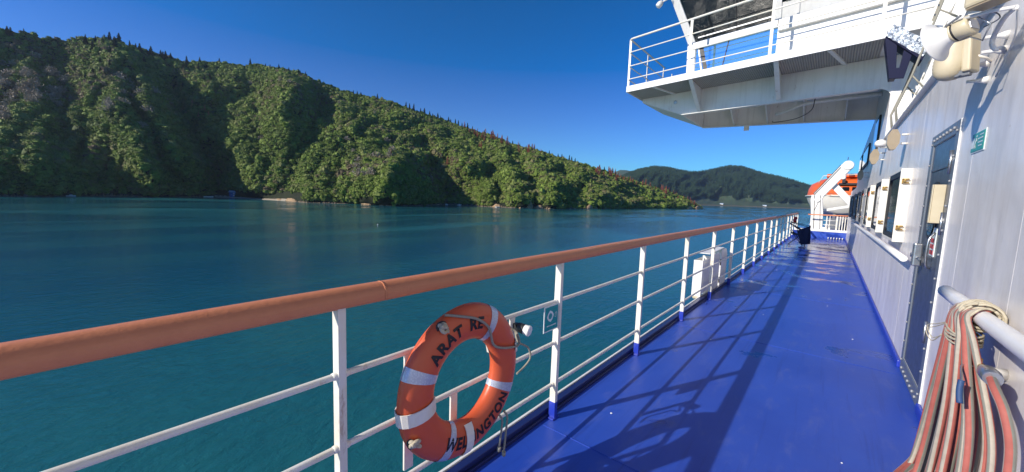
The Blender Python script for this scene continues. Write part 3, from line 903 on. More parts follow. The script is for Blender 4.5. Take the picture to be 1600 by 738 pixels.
# far shore strip
s = np.linspace(965, 1415, 80)
x, y, _ = far_point(s, 0*s)
X = np.stack([x*.995, x*1.004], 1); Y = np.stack([y*.995, y*1.004], 1); Z = np.stack([0*x + SEA - 1, 0*x + SEA + 4.5], 1)
tag(grid_mesh('far_shore', X, Y, Z, M['tiderock']), kind='structure')

# ---- cove house, boats
def at_shore(s, v=0.0, toward=0.0):
    x, y, z = coast_point(s, v); x, y, z = float(x), float(y), float(z); d = math.hypot(x, y)
    return x*(1 - toward/d), y*(1 - toward/d)
hx, hy = at_shore(372, 0.0, -14)
M['housewall'] = paint('house_blue_wall', (.05, .15, .48), .6, .2, scale=.5, bmp=0)
M['houseroof'] = paint('pale_blue_roof', (.34, .46, .62), .4, .2, scale=.5, bmp=0)
hz = SEA + 2.2
hr = empty('beach_house', (hx, hy, hz), 'blue two storey house under pale roof behind the cove beach', 'house')
hw = 10.5
mb = MB(); mb.box((hx-5, hy-hw, hz-2), (hx+5, hy+hw, hz+6.2)); mb.build('wall', M['housewall'], hr)
mb = MB(); mb.prism([(hx-7, hy-hw-1, hz+6.2), (hx+7, hy-hw-1, hz+6.2), (hx, hy-hw-1, hz+9)], (0, hw*2+2, 0)); rf = mb.build('roof', M['houseroof'], hr)
mb = MB(); mb.box((hx-1, hy-3, hz+7.6), (hx+.4, hy-1.6, hz+10.6)); mb.build('chimney', M['wingwhite'], rf)
mb = MB(); mb.box((hx+5, hy-hw, hz+3.0), (hx+7, hy+hw, hz+3.3)); mb.build('balcony', M['houseroof'], hr)
for zz in (.6, 3.9):
    for yy in (-8, -3.4, 1.2, 5.8):
        mb = MB(); mb.box((hx+5, hy+yy, hz+zz), (hx+5.08, hy+yy+2.4, hz+zz+1.7)); mb.build('window', M['wingwhite'], hr)

def boat(name, x, y, L, label, yaw, cabin=True, group=None):
    r = empty(name, (x, y, SEA), label, 'boat', group)
    mb = MB(); n = 9; vs = []
    for i in range(n):
        t = i/(n-1); w = L*.17*(1 - max(0, (t-.45)/.55)**2.2)+.02
        xx = (t-.5)*L; hh = L*.12 + L*.05*t*t
        for yy, zz in ((-w, hh), (-w*.8, -.2), (w*.8, -.2), (w, hh)):
            vs.append((x + xx*math.cos(yaw) - yy*math.sin(yaw), y + xx*math.sin(yaw) + yy*math.cos(yaw), SEA + zz))
    fs_ = [(i*4+k, (i+1)*4+k, (i+1)*4+(k+1) % 4, i*4+(k+1) % 4) for i in range(n-1) for k in range(4)] + [(0,1,2,3), tuple((n-1)*4+k for k in (3,2,1,0))]
    mb.add(vs, fs_); mb.build('hull', M['wingwhite'], r)
    if cabin:
        c, s2 = math.cos(yaw), math.sin(yaw)
        mb = MB(); mb.obox((x, y, SEA + L*.2), (c*L*.16, s2*L*.16, 0), (-s2*L*.1, c*L*.1, 0), (0, 0, L*.09)); cb = mb.build('cabin', M['wingwhite'], r)
        mb = MB(); mb.obox((x, y, SEA + L*.22), (c*L*.163, s2*L*.163, 0), (-s2*L*.103, c*L*.103, 0), (0, 0, L*.03)); mb.build('window', M['glass_dark'], cb)
    return r
bx_, by_ = at_shore(111, 0, 10); boat('motor_boat', bx_, by_, 7.5, 'small white boat moored under the dark bush at far left', 1.3)
bx_, by_ = at_shore(326, 0, 12); boat('motor_boat', bx_, by_, 12, 'long pale boat lying just left of the cove beach', 1.1, False)
bx_, by_ = at_shore(697, 0, 4); boat('motor_boat', bx_, by_, 7, 'white boat close inshore, left one of the pair beside the shaded bay', .3)
bx_, by_ = at_shore(718, 0, 4); boat('motor_boat', bx_, by_, 7.5, 'white boat close inshore, right one of the pair beside the shaded bay', .9)
bx_, by_ = at_shore(778, 0, 9); boat('motor_boat', bx_, by_, 8, 'low open white boat in front of the tan rocks', 1.4, False)
# mooring buoy
mb = MB(); mb.lathe((-189.7, 114.5, SEA-.3), (0,0,1), [(0,.06),(.1,.26),(.3,.30),(.5,.22),(.6,.05)], 12)
tag(mb.build('mooring_buoy', M['wingwhite'], origin=(-189.7,114.5,SEA)), 'lone white mooring buoy floating on the open channel', 'buoy')
# far buildings
for (s, lab, w_, h_) in ((1128, 'tiny white building on the far shore at the valley mouth', 11, 5), (1195, 'tiny pale building on the far green flat left of the lifeboat', 12, 4)):
    x, y, z = far_point(np.array([float(s)]), np.array([.03])); x, y, z = float(x[0]), float(y[0]), float(z[0])
    r = empty('shed', (x, y, z), lab, 'building')
    mb = MB(); mb.box((x-w_, y-8, z-6), (x+w_, y+8, z+h_)); mb.build('wall', M['wingwhite'], r)
    mb = MB(); mb.prism([(x-w_-2, y-9, z+h_), (x-w_-2, y+9, z+h_), (x-w_-2, y, z+h_+4)], (2*w_+4, 0, 0)); mb.build('roof', M['houseroof'], r)
# ------------------------------------------------------------------ the ship
XR = -1.43; XW = .69; Y0 = -4.0; YE = 25.2
# deck plating
mb = MB(); mb.box((-1.47, Y0, -.05), (XW, YE, 0), 0)
# weld seams on the deck, barely raised
for y in (-.9, 2.15, 5.2, 8.3, 11.4, 14.5, 17.6, 20.7):
    mb.box((-1.42, y-.006, .0), (XW-.05, y+.006, .0035), 0)
sp9 = random.Random(9)
for x_, y_ in ((-1.13,2.62),(-.95,4.9),(-.62,6.6),(-.5,9.1),(.2,3.1),(.35,6.2),(-.9,11.5),(.1,8.0)):
    r9 = sp9.uniform(.006,.012); mb.lathe((x_, y_, .0), (0,0,1), [(0,r9),(.003,r9*.8),(.005,r9*.3)], 8, 1)
tag(mb.build('ship_deck', [M['deck'], M['wingwhite']], bevel=0), kind='structure')
# raised after platform: blue step with white edge
ap = MB(); ap.box((-1.47, YE, -.05), (XW+1.6, 34, .34))
tag(ap.build('raised_deck', M['deck']), kind='structure')
# hull below the deck
hull = empty('ship_hull', (-1.6, 10, SEA), 'white ship side dropping from the deck edge to the sea', 'ship hull')
mb = MB(); mb.box((-1.75, -30, SEA-1), (-1.56, 60, -.35)); mb.build('side_plating', M['wingwhite'], hull)

# ---- railing along the deck edge
rail = empty('deck_railing', (XR, 0, 0), 'long white railing with terracotta handrail beside the blue deck', 'railing')
yy = [.70 + 1.57*k for k in range(-2, 18)]
yend = 27.3
# handrail: rounded flat-bottomed section
def handrail(name, a, b, parent, w=.090, h=.074, seg=None):
    mb = MB(); a = Vector(a); b = Vector(b)
    d = (b-a).normalized(); sdir = d.cross(Vector((0,0,1))).normalized()
    prof = []
    for k in range(15):
        t = PI*k/14
        prof.append((math.cos(t)*w/2*(1 if abs(math.cos(t)) < .98 else 1), (abs(math.sin(t))**.6)*h*.52))
    prof = [(w*.40, -h*.50), (w*.47, -h*.46), (w*.50, -h*.36), (w*.515, -h*.05), (w*.49, h*.07), (w*.40, h*.26), (w*.27, h*.42), (w*.12, h*.49), (-w*.12, h*.49), (-w*.27, h*.42), (-w*.40, h*.26), (-w*.49, h*.07), (-w*.515, -h*.05), (-w*.50, -h*.36), (-w*.47, -h*.46), (-w*.40, -h*.50)]
    Nn = seg or max(2, int((b-a).length/.5)); n = len(prof); vs = []
    for i in range(Nn+1):
        p = a + (b-a)*i/Nn
        j = .0015*math.sin(i*1.7)
        for u, z in prof: vs.append(p + sdir*(u+j) + Vector((0,0,z + .001*math.sin(i*2.3))))
    for i in range(Nn):
        for k in range(n):
            l = (k+1) % n
            mb.add([], []); mb.f.append((i*n+k, (i+1)*n+k, (i+1)*n+l, i*n+l)); mb.m.append(0); mb.sm.append(False if k in (3, 11, n-1) else True)
    mb.v = [tuple(p) for p in vs]
    mb.f.append(tuple(range(n))); mb.m.append(0); mb.sm.append(False)
    mb.f.append(tuple(Nn*n+k for k in reversed(range(n)))); mb.m.append(0); mb.sm.append(False)
    return mb.build(name, M['handrail'], parent)
hr_ = handrail('handrail', (XR, Y0, 1.188), (XR, yend, 1.188), rail)
# joint sleeves of the handrail
for y in (.875,):
    jo = handrail('handrail_joint', (XR, y-.004, 1.188), (XR, y+.004, 1.188), hr_, .092, .076, 1)
mb = MB(); mb.box((XR-.016, Y0, 1.143), (XR+.016, yend, 1.151)); mb.build('handrail_seat', M['handrail'], rail)
r_ = random.Random(4)
for y in yy:
    mb = MB(); x = XR + r_.uniform(-.004,.004); t = r_.uniform(-.003,.003)
    mb.hexa([(x-.024,y-.016,.125),(x+.024,y-.016,.125),(x+.024,y+.016,.125),(x-.024,y+.016,.125),
             (x-.024+t,y-.016,1.148),(x+.024+t,y-.016,1.148),(x+.024+t,y+.016,1.148),(x-.024+t,y+.016,1.148)])
    st = mb.build('stanchion', M['white'], rail, bevel=.002)
    mb = MB(); mb.box((x-.0255,y-.0175,.002), (x+.0255,y+.0175,.127)); mb.box((x-.02,y-.04,.001), (x+.03,y+.04,.012)); mb.build('foot', M['deckpaint_post'], st, bevel=.002)
for z in (.875, .572, .262):
    mb = MB(); pts = [(XR, Y0 + .5*i, z + .002*math.sin(i*1.3)) for i in range(int((yend-Y0)/.5)+1)]
    mb.tube(pts, .0135, 10)
    for y in yy:                      # weld beads where the rail crosses a stanchion
        mb.lathe((XR, y-.034, z), (0,1,0), [(0,.0145),(.010,.017),(.058,.017),(.068,.0145)], 8)
    mb.build('rail', M['white'], rail)
# edge coaming
mb = MB(); mb.box((-1.525, Y0, -.3), (-1.472, yend, .055), 0)
mb.box((-1.472, Y0, -.04), (-1.452, yend, .022), 0)
mb.build('coaming', M['navy'], rail, bevel=.004)
mb = MB(); mb.box((-1.545, Y0, -.35), (-1.527, yend, .062)); mb.build('edge_strip', M['wingwhite'], rail, bevel=.003)
# vertical stubs and ring brackets on the railing
def flatstub(y, z0, z1, w=.05):
    mb = MB(); mb.box((XR-.006, y-w/2, z0), (XR+.006, y+w/2, z1)); return mb.build('stub', M['white'], rail, bevel=.002)
RC = Vector((-1.330, 1.280, .682)); RR = .294; RB = .090; RX = .056
flatstub(1.02, .30, .87); flatstub(1.30, .28, .57, .045); flatstub(1.765, .58, .87, .045)
def strap(ang, half, w, arc0, arc1, name='ring_strap'):
    """flat band bent round the ring's tube: from behind, past the outside, to the front"""
    mb = MB(); ca, sa = math.cos(ang), math.sin(ang)
    er = Vector((0, ca, sa)); et = Vector((0, -sa, ca)); n = 14
    P = []
    for i in range(n+1):
        t = arc0 + (arc1-arc0)*i/n
        a = RB + .008; b = RX + .010
        q = RC + er*(RR + a*math.cos(t)) + Vector((1,0,0))*b*math.sin(t)
        P.append(q)
    P = [Vector((XR+.008, P[0].y, P[0].z))] + P
    for k in range(len(P)-1):
        pass
    vs = []
    for i, q in enumerate(P):
        d = (P[min(i+1,len(P)-1)] - P[max(i-1,0)]).normalized(); nn = d.cross(et).normalized()
        for sgn, th in ((-1,0),(1,0),(1,1),(-1,1)):
            vs.append(q + et*sgn*w/2 + nn*th*.004)
    fs_ = [(i*4+k, (i+1)*4+k, (i+1)*4+(k+1) % 4, i*4+(k+1) % 4) for i in range(len(P)-1) for k in range(4)]
    fs_ += [(0,1,2,3), tuple((len(P)-1)*4+k for k in (3,2,1,0))]
    mb.add(vs, fs_); return mb.build(name, M['white'], rail)
strap(math.radians(187), 0, .062, -.6*PI, .86*PI)
strap(math.radians(14), 0, .055, -.6*PI, .33*PI)
strap(math.radians(268.5), 0, .048, -.6*PI, .80*PI)

# ---- lifebuoy
buoy = empty('lifebuoy', tuple(RC - Vector((0,0,.386))), 'orange lifebuoy with silver reflective bands hung on the white railing', 'lifebuoy')
def ringpt(th, ph, off=0.0):
    er = Vector((0, math.cos(th), math.sin(th)))
    return RC + er*(RR + (RB+off)*math.cos(ph)) + Vector((1,0,0))*((RX+off)*math.sin(ph))
mb = MB(); n1, n2 = 96, 28; vs = []
for i in range(n1):
    for k in range(n2):
        ph = 2*PI*k/n2
        vs.append(ringpt(2*PI*i/n1, ph))
fs_ = [(i*n2+k, ((i+1) % n1)*n2+k, ((i+1) % n1)*n2+(k+1) % n2, i*n2+(k+1) % n2) for i in range(n1) for k in range(n2)]
mb.add(vs, fs_, 0, True)
body = mb.build('ring_body', M['orange'], buoy)
mb = MB(); mb.tube([ringpt(2*PI*i/72, .02, -.002) + Vector((-.006,0,0)) for i in range(72)], .004, 6, closed=True); mb.build('mould_seam', M['orange'], body)
for a in (62, 157, 244, 336):
    mb = MB(); nn = 8; vs = []; w = math.radians(9)
    for i in range(nn+1):
        th = math.radians(a) - w/2 + w*i/nn
        for k in range(n2): vs.append(ringpt(th, 2*PI*k/n2, .0022))
    fs_ = [(i*n2+k, (i+1)*n2+k, (i+1)*n2+(k+1) % n2, i*n2+(k+1) % n2) for i in range(nn) for k in range(n2)]
    mb.add(vs, fs_, 0, True); mb.build('reflective_band', M['tape'], buoy)

def text_mesh(txt, size, offset=.0, spacing=1.0):
    cu = bpy.data.curves.new('t', 'FONT'); cu.body = txt; cu.size = size; cu.offset = offset; cu.space_character = spacing
    cu.align_x = 'CENTER'; cu.align_y = 'CENTER'; cu.resolution_u = 4
    ob = bpy.data.objects.new('t', cu); COL.objects.link(ob)
    dg = bpy.context.evaluated_depsgraph_get(); dg.update()
    me = bpy.data.meshes.new_from_object(ob.evaluated_get(dg))
    bpy.data.objects.remove(ob); bpy.data.curves.remove(cu)
    return me
def arc_text(txt, centre_deg, size, top, parent, squeeze=1.0):
    """letters lying on the ring's face, following its curve"""
    me = text_mesh(txt, size, .0032, 1.12)
    bm = bmesh.new(); bm.from_mesh(me)
    for _ in range(3):
        es = [e for e in bm.edges if e.calc_length() > size*.16]
        if not es: break
        bmesh.ops.subdivide_edges(bm, edges=es, cuts=1)
        bmesh.ops.triangulate(bm, faces=bm.faces)
    c = math.radians(centre_deg)
    for v in bm.verts:
        u, w = v.co.x*squeeze, v.co.y
        if top: th = c - u/RR; rad = w
        else: th = c + u/RR; rad = -w
        s = max(-.97, min(.97, rad/(RB+.002)))
        ph = math.acos(s)
        v.co = ringpt(th, ph, .0022) - parent_world(parent)
    bm.to_mesh(me); bm.free(); me.materials.clear(); me.materials.append(M['black'])
    o = bpy.data.objects.new('lettering', me); COL.objects.link(o); o.parent = parent
    return o
arc_text('ARAT', 124.5, .080, True, buoy, .95)
arc_text('RE', 86, .080, True, buoy, 1.0)
arc_text('WELLINGTON', 283.5, .080, False, buoy, .85)

# rope holes with knots, grab line
def knot(th, ph=1.15):
    c = ringpt(math.radians(th), ph, -.004)
    mb = MB(); mb.lathe(c - Vector((.012,0,0)), (1,0,0), [(0,.026),(.013,.030),(.016,.027),(.014,.018)], 16); mb.build('rope_hole', M['dark'], buoy)
    mb = MB(); r = random.Random(int(th))
    for j in range(3):
        a = r.random()*3
        pts = [c + Vector((.014 + .012*math.sin(t*1.1+j), .020*math.cos(t+a+j*2), .017*math.sin(t*1.0+a+j))) for t in np.linspace(0, 5.2, 14)]
        mb.tube(pts, .0085, 8)
    mb.build('rope_knot', M['rope'], buoy)
knot(119, .62); knot(206, .62)
pts = smooth_path([ringpt(math.radians(112), .2, .012), ringpt(math.radians(102), .9, .014), ringpt(math.radians(88), 1.3, .016), ringpt(math.radians(70), 1.75, .014), ringpt(math.radians(50), 2.4, .02)+Vector((.01,0,0)),
                   ringpt(math.radians(33), 2.2, .02), ringpt(math.radians(22), 1.6, .02), ringpt(math.radians(14), .7, .022), ringpt(math.radians(18), 0, .045), ringpt(math.radians(24), -.4, .04)], 7)
mb = MB(); mb.tube(pts, .0065, 8); mb.build('grab_line', M['greyrope'], buoy)
pts = smooth_path([ringpt(math.radians(150), 2.9, .0)+Vector((-.02,0,0)), ringpt(math.radians(158), 3.0, .02)+Vector((-.05,0,0)), ringpt(math.radians(176), 2.9, .03)+Vector((-.05,.0,0)), ringpt(math.radians(188), 2.8, .0)+Vector((-.03,0,0))], 7)
mb = MB(); mb.tube(pts, .006, 8); mb.build('grab_line', M['rope'], buoy)
q = ringpt(math.radians(308), .7, .01)
for dy, L in ((.012, .16), (.055, .21)):
    pts = smooth_path([q + Vector((0,dy-.02,.03)), q + Vector((.01,dy,-.01)), q + Vector((-.01,dy+.02,-.10)), q + Vector((-.02,dy+.018,-.03-L))], 6)
    mb = MB(); mb.tube(pts, .006, 8); e = Vector(pts[-1]); mb.tube([e, e+Vector((0,0,-.025))], .011, 8); mb.build('tail_line', M['greyrope'], buoy)

# ---- self-igniting light on the rail
lc = Vector((-1.36, 1.80, .80))
lb = empty('lifebuoy_light', tuple(lc), 'small white capped lifebuoy light clipped on the rail right of the lifebuoy', 'buoy light')
ax = Vector((.80, .15, -.12)).normalized()
mb = MB(); mb.lathe(lc - ax*.055, ax, [(.01,.026),(.014,.030),(.05,.031),(.055,.030)], 22); mb.build('black_band', M['dark'], lb)
mb = MB(); mb.lathe(lc, ax, [(0,.0295),(.020,.0305),(.023,.033),(.034,.033),(.038,.030)], 24); cp = mb.build('cap', M['wingwhite'], lb)
mb = MB(); mb.lathe(lc + ax*.038, ax, [(0,.010),(.005,.010),(.008,.006)], 14); mb.build('cap_button', M['signwhite'], cp)
mb = MB(); mb.box((XR+.006, 1.765, .79), (XR+.03, 1.80, .83)); mb.build('clip', M['dark'], lb)
pts = smooth_path([lc - ax*.05 + Vector((0,-.02,-.02)), lc + Vector((.0,-.06,-.06)), lc + Vector((.01,.03,-.12)), lc + Vector((.015,.05,-.19)), lc + Vector((.0,.01,-.24)), lc + Vector((0,-.06,-.26))], 6)
mb = MB(); mb.tube(pts, .006, 8); mb.build('cord', M['greyrope'], lb)

# ---- lifebuoy sign
sg = empty('lifebuoy_sign', (XR+.012, 2.17, .69), 'teal and white lifebuoy symbol sign fixed to a railing post', 'safety sign')
x = XR + .016
mb = MB(); mb.box((x, 2.080, .685), (x+.004, 2.255, .868)); mb.build('plate', M['signwhite'], sg)
mb = MB(); mb.box((x+.0045, 2.090, .695), (x+.006, 2.245, .858)); mb.build('field', M['teal'], sg)
c = Vector((x+.0072, 2.150, .793)); mb = MB(); n = 28
vs = []
for i in range(n):
    a = 2*PI*i/n
    k = 1.12 if i % 7 in (0,1) else 1.0
    for r in (.021, .036*k): vs.append((c.x, c.y + r*math.cos(a), c.z + r*math.sin(a)))
mb.add(vs, [(2*i, 2*i+1, (2*i+3) % (2*n), (2*i+2) % (2*n)) for i in range(n)])
for (a, b, w) in (((2.205,.80),(2.222,.812),.004), ((2.222,.812),(2.218,.775),.004), ((2.205,.782),(2.213,.775),.004)):
    mb.bar((c.x,a[0],a[1]), (c.x,b[0],b[1]), w, .001, (0,0,1))
mb.build('ring_symbol', M['signwhite'], sg)
mb = MB(); r = random.Random(2); y = 2.112
while y < 2.225:
    w = r.uniform(.006,.014); mb.box((x+.0065,y,.722),(x+.0075,y+w,.730)); y += w+.004
mb.build('caption', M['signwhite'], sg)

# ---- ventilation / fairlead box outboard of the rail
vb = empty('vent_box', (-1.62, 7.5, 0), 'white steel vent box with hooded top behind the railing', 'vent box')
def sideplate(x, y0, y1, z0, z1, t=.012, rr=.12):
    pl = [(x, y0, z0), (x, y1, z0)]
    for k in range(7):
        a = k/6*PI/2; pl.append((x, y1-rr+rr*math.cos(a), z1-rr+rr*math.sin(a)))
    pl.append((x, y0, z1)); return pl
mb = MB(); mb.box((-1.66, 6.75, .06), (-1.52, 6.765, .66)); mb.box((-1.532, 6.765, .10), (-1.52, 7.28, .66)); mb.box((-1.66,6.765,.06),(-1.65,7.28,.66)); mb.build('front_panel', M['wingwhite'], vb, bevel=.005)
mb = MB(); mb.prism(sideplate(-1.505, 7.32, 7.93, -.02, .70, rr=.14), (-.010,0,0)); mb.box((-1.66,7.32,.0),(-1.517,7.335,.68)); mb.build('side_panel', M['wingwhite'], vb)
mb = MB(); mb.prism(sideplate(-1.495, 8.0, 8.52, -.02, .74, rr=.2), (-.010,0,0)); mb.box((-1.66,8.0,0),(-1.507,8.015,.7)); mb.build('side_panel', M['wingwhite'], vb)
mb = MB()
mb.hexa([(-1.68,7.1,.735),(-1.50,7.1,.735),(-1.50,8.2,.755),(-1.68,8.2,.755),(-1.68,7.1,.747),(-1.50,7.1,.747),(-1.50,8.2,.767),(-1.70,8.2,.767)])
mb.hexa([(-1.70,8.2,.755),(-1.50,8.2,.755),(-1.50,8.58,.58),(-1.70,8.58,.58),(-1.70,8.2,.767),(-1.50,8.2,.767),(-1.50,8.59,.59),(-1.70,8.59,.59)])
mb.build('hood', M['wingwhite'], vb, bevel=.003)
mb = MB(); mb.box((-1.503,7.94,.45),(-1.49,7.98,.56)); mb.box((-1.503,7.94,.12),(-1.49,7.98,.23)); mb.build('hinge', M['dark'], vb)
mb = MB(); mb.lathe((-1.64,6.80,.05),(1,0,0),[(0,.045),(.12,.045)],14); mb.build('drain_pipe', M['tan'], vb)

# ---- superstructure side wall
wall = empty('superstructure_wall', (XW, 8, 0), 'glossy white ship wall with windows, door and grab rails along the right of the deck', 'ship wall')
mb = MB()
mb.box((XW, Y0, 0), (XW+.25, 10.75, 2.91), 0)
mb.box((XW, 10.75, 0), (XW+.25, 18.5, 2.91), 0)
mb.prism([(XW,10.75,2.91),(XW,10.75,4.5),(XW,14.6,4.5),(XW,14.6,3.98),(XW,20.4,3.50),(XW,20.4,2.4),(XW,18.5,2.4),(XW,18.5,2.91)], (.25,0,0), 0)
mb.box((XW, 18.5, 0), (XW+.25, YE+.3, 2.4), 0)
mb.build('plating', M['wall'], wall)
mb = MB()
for y in (-2.2, 2.9, 3.95, 6.1, 9.15, 11.9, 14.6, 17.4, 20.4, 23.0):
    mb.box((XW-.0005, y-.005, .09), (XW+.01, y+.006, 2.9 if y < 18 else 2.38))
for y0, y1, z in ((Y0, 4.35, .40), (5.42, 25, .95), (Y0, 4.35, 2.55)):
    mb.box((XW-.0006, y0, z-.005), (XW+.01, y1, z+.006))
mb.build('weld_seam', M['wall'], wall)
mb = MB(); mb.box((XW-.03, Y0, 0), (XW, 4.33, .075)); mb.box((XW-.03, 5.44, 0), (XW, YE, .075)); mb.build('skirting', M['deckpaint_post'], wall, bevel=.01)
mb = MB(); mb.box((XW-.05, 0, 2.91), (XW+.03, 10.72, 2.94)); mb.build('roof_edge', M['wingwhite'], wall, bevel=.01)

# window boxes
def rrect(cy, cz, hy, hz, r, n=6):
    out = []
    for sx, sz, a0 in ((1,1,0),(-1,1,90),(-1,-1,180),(1,-1,270)):
        for k in range(n+1):
            a = math.radians(a0 + 90*k/n)
            out.append((cy + sx*(hy-r) + r*math.cos(a), cz + sz*(hz-r) + r*math.sin(a)))
    return out
def winbox(y0, y1, z0=1.215, z1=2.085, dark=False, proj=.095):
    mb = MB(); fm = M['grey'] if dark else M['tan']
    xo = XW - proj
    mb.box((xo, y0, z0), (XW, y0+.03, z1)); mb.box((xo, y1-.03, z0), (XW, y1, z1))
    mb.box((xo, y0+.03, z0), (XW, y1-.03, z0+.03)); mb.box((xo, y0+.03, z1-.03), (XW, y1-.03, z1))
    w = mb.build('window', M['grey'] if dark else M['whitebox'], wall, bevel=.003)
    cy, cz = (y0+y1)/2, (z0+z1)/2
    mb = MB(); outer = rrect(cy, cz, (y1-y0)/2-.031, (z1-z0)/2-.031, .02); inner = rrect(cy, cz, (y1-y0)/2-.09, (z1-z0)/2-.09, .09)
    n = len(outer); vs = [(xo+.004, a, b) for a, b in outer] + [(xo+.004, a, b) for a, b in inner] + [(xo+.03, a, b) for a, b in inner]
    fs_ = [(i, (i+1) % n, n+(i+1) % n, n+i) for i in range(n)] + [(n+i, n+(i+1) % n, 2*n+(i+1) % n, 2*n+i) for i in range(n)]
    mb.add(vs, fs_); mb.build('frame', M['dark'] , w, fix=True)
    mb = MB(); mb.prism([(xo+.018, a, b) for a, b in inner], (.006,0,0)); mb.build('glass', M['glass_dark'], w)
    if True:
        for z in (z0+.17, z1-.15):
            mb = MB(); yb = y0 - .012
            mb.box((xo+.015, yb-.01, z-.028), (xo+.05, y0-.001, z+.028))
            mb.cyl((xo+.02, yb-.012, z+.02), (xo+.075, yb-.012, z+.02), .010, 8)
            mb.cyl((xo+.02, yb-.012, z-.02), (xo+.075, yb-.012, z-.02), .010, 8)
            mb.cyl((xo+.032, yb-.05, z), (xo+.032, yb, z), .011, 8)
            mb.build('dog', M['brass'] if not dark else M['steel'], w)
M['whitebox'] = paint('window_box_cream', (.80, .76, .66), .32, .2, dirtcol=(.7,.62,.48), rust=.05, scale=4)
for y0, y1, dk in ((6.45, 7.65, 0), (8.72, 9.85, 0), (11.05, 12.15, 0), (13.1, 14.2, 1), (15.3, 16.4, 1), (17.9, 19.0, 1), (21.0, 22.1, 1)):
    winbox(y0, y1, dark=bool(dk))
# upper row of dark windows beyond the bridge wing
for y0, y1 in ((12.2, 13.3), (14.9, 17.3), (18.0, 19.4)):
    mb = MB(); z1 = 3.75 if y0 < 14 else 3.45
    mb.prism([(XW-.03, a, b) for a, b in rrect((y0+y1)/2, (2.85+z1)/2, (y1-y0)/2, (z1-2.85)/2, .12)], (.028,0,0)); w = mb.build('window', M['dark'], wall)
    mb = MB(); mb.prism([(XW-.036, a, b) for a, b in rrect((y0+y1)/2, (2.85+z1)/2, (y1-y0)/2-.08, (z1-2.85)/2-.08, .1)], (.004,0,0)); mb.build('glass', M['glass_dark'], w)

# grab rails on the wall
def grabrail(y0, y1, z, r, xs, hooks):
    mb = MB(); mb.tube([(xs, y0, z)] + [(xs, y0 + (y1-y0)*i/8, z) for i in range(1,8)] + [(xs, y1, z)], r, 16)
    g = mb.build('grab_rail', M['pipe'], wall)
    for y in hooks:
        mb = MB(); mb.tube([(XW+.002, y, z-.05), (XW-.03, y, z-.055), (xs, y, z-r*.6)], .012, 8); mb.build('bracket', M['pipe'], g)
grabrail(5.60, 18.8, 1.10, .032, .62, [6.2, 8.3, 10.4, 12.5, 14.6, 16.7, 18.6])
grabrail(1.0, 3.62, 1.095, .037, .61, [1.3, 2.35, 3.45])

# ---- door
M['boltgrey'] = paint('painted_bolts', (.30,.31,.33), .45, .4, scale=30)
yd0, yd1, zt = 4.36, 5.40, 2.29
mb = MB(); xo = XW-.011; fw = .10
mb.box((xo, yd0, .0), (XW+.01, yd0+fw, zt)); mb.box((xo, yd1-fw, 0), (XW+.01, yd1, zt))
mb.box((xo, yd0+fw, zt-fw), (XW+.01, yd1-fw, zt)); mb.box((xo, yd0+fw, 0), (XW+.01, yd1-fw, .14))
door = mb.build('door', M['doorframe'], wall, bevel=.006)
mb = MB(); mb.box((xo+.001, yd0-.010, .0), (XW+.01, yd0-.002, zt)); mb.build('lit_edge_strip', M['wingwhite'], door)  # sunlit near edge of the frame, painted in as a thin white strip
mb = MB(); mb.box((xo+.010, yd0+fw+.004, .144), (XW+.02, yd1-fw-.004, zt-fw-.004)); mb.box((xo+.002, yd0+fw+.05, 1.95), (xo+.0098, yd1-fw-.04, 1.975)); mb.build('leaf', M['doorgrey'], door, bevel=.004)
mb = MB()
for i in range(12):
    z = .12 + i*.19
    for y in (yd0+.05, yd1-.05): mb.lathe((xo+.001, y, z), (-1,0,0), [(0,.010),(.008,.010),(.011,.006)], 8)
for i in range(7):
    y = yd0+.14 + i*(yd1-yd0-.28)/6
    for z in (.06, zt-.05): mb.lathe((xo+.001, y, z), (-1,0,0), [(0,.013),(.010,.013),(.014,.007)], 8)
mb.build('bolt', M['boltgrey'], door)
cy, cz = 4.93, 1.60
mb = MB(); mb.prism([(xo+.002, a, b) for a, b in rrect(cy, cz, .20, .25, .185, 9)], (.012,0,0)); pt = mb.build('porthole_frame', M['dark'], door)
mb = MB(); mb.prism([(xo-.002, a, b) for a, b in rrect(cy, cz, .165, .215, .15, 9)], (.003,0,0)); mb.build('glass', M['glass_dark'], pt)
mb = MB(); mb.box((xo-.058, 4.56, 1.50), (xo+.010, 4.585, 1.81)); mb.box((xo-.066, 4.555, 1.50), (xo-.058, 4.60, 1.81)); mb.build('porthole_cover', M['tan'], door, bevel=.004)
for z in (.62, 1.50, 1.98):
    mb = MB(); mb.cyl((xo-.004, yd0+fw+.012, z-.09), (xo-.004, yd0+fw+.012, z+.09), .011, 8); mb.build('hinge', M['steel'], door)
mb = MB(); mb.box((xo-.065, 5.02, 1.09), (xo-.005, 5.11, 1.30)); hd = mb.build('closer_box', M['steel'], door, bevel=.012)
mb = MB(); mb.cyl((xo-.035, 4.90, 1.17), (xo-.035, 5.32, 1.17), .011, 8); mb.cyl((xo-.035, 5.32, 1.15), (xo-.035, 5.32, 1.19), .014, 8); mb.build('lever', M['steel'], hd)
mb = MB(); mb.box((xo+.002, 4.64, 1.22), (xo+.009, 4.82, 1.46)); nt_ = mb.build('notice', M['signwhite'], door)
mb = MB()
for k in range(3): mb.box((xo-.001, 4.67, 1.235+.05*k), (xo+.0018, 4.79, 1.270+.05*k))
mb.build('red_print', M['red'], nt_)
mb = MB(); mb.tube(smooth_path([(xo-.005, 4.64, 1.42), (xo-.035, 4.62, 1.36), (xo-.04, 4.62, 1.25), (xo-.03, 4.64, 1.14), (xo-.005, 4.66, 1.12)], 5), .009, 8); mb.build('pull_handle', M['steel'], door)

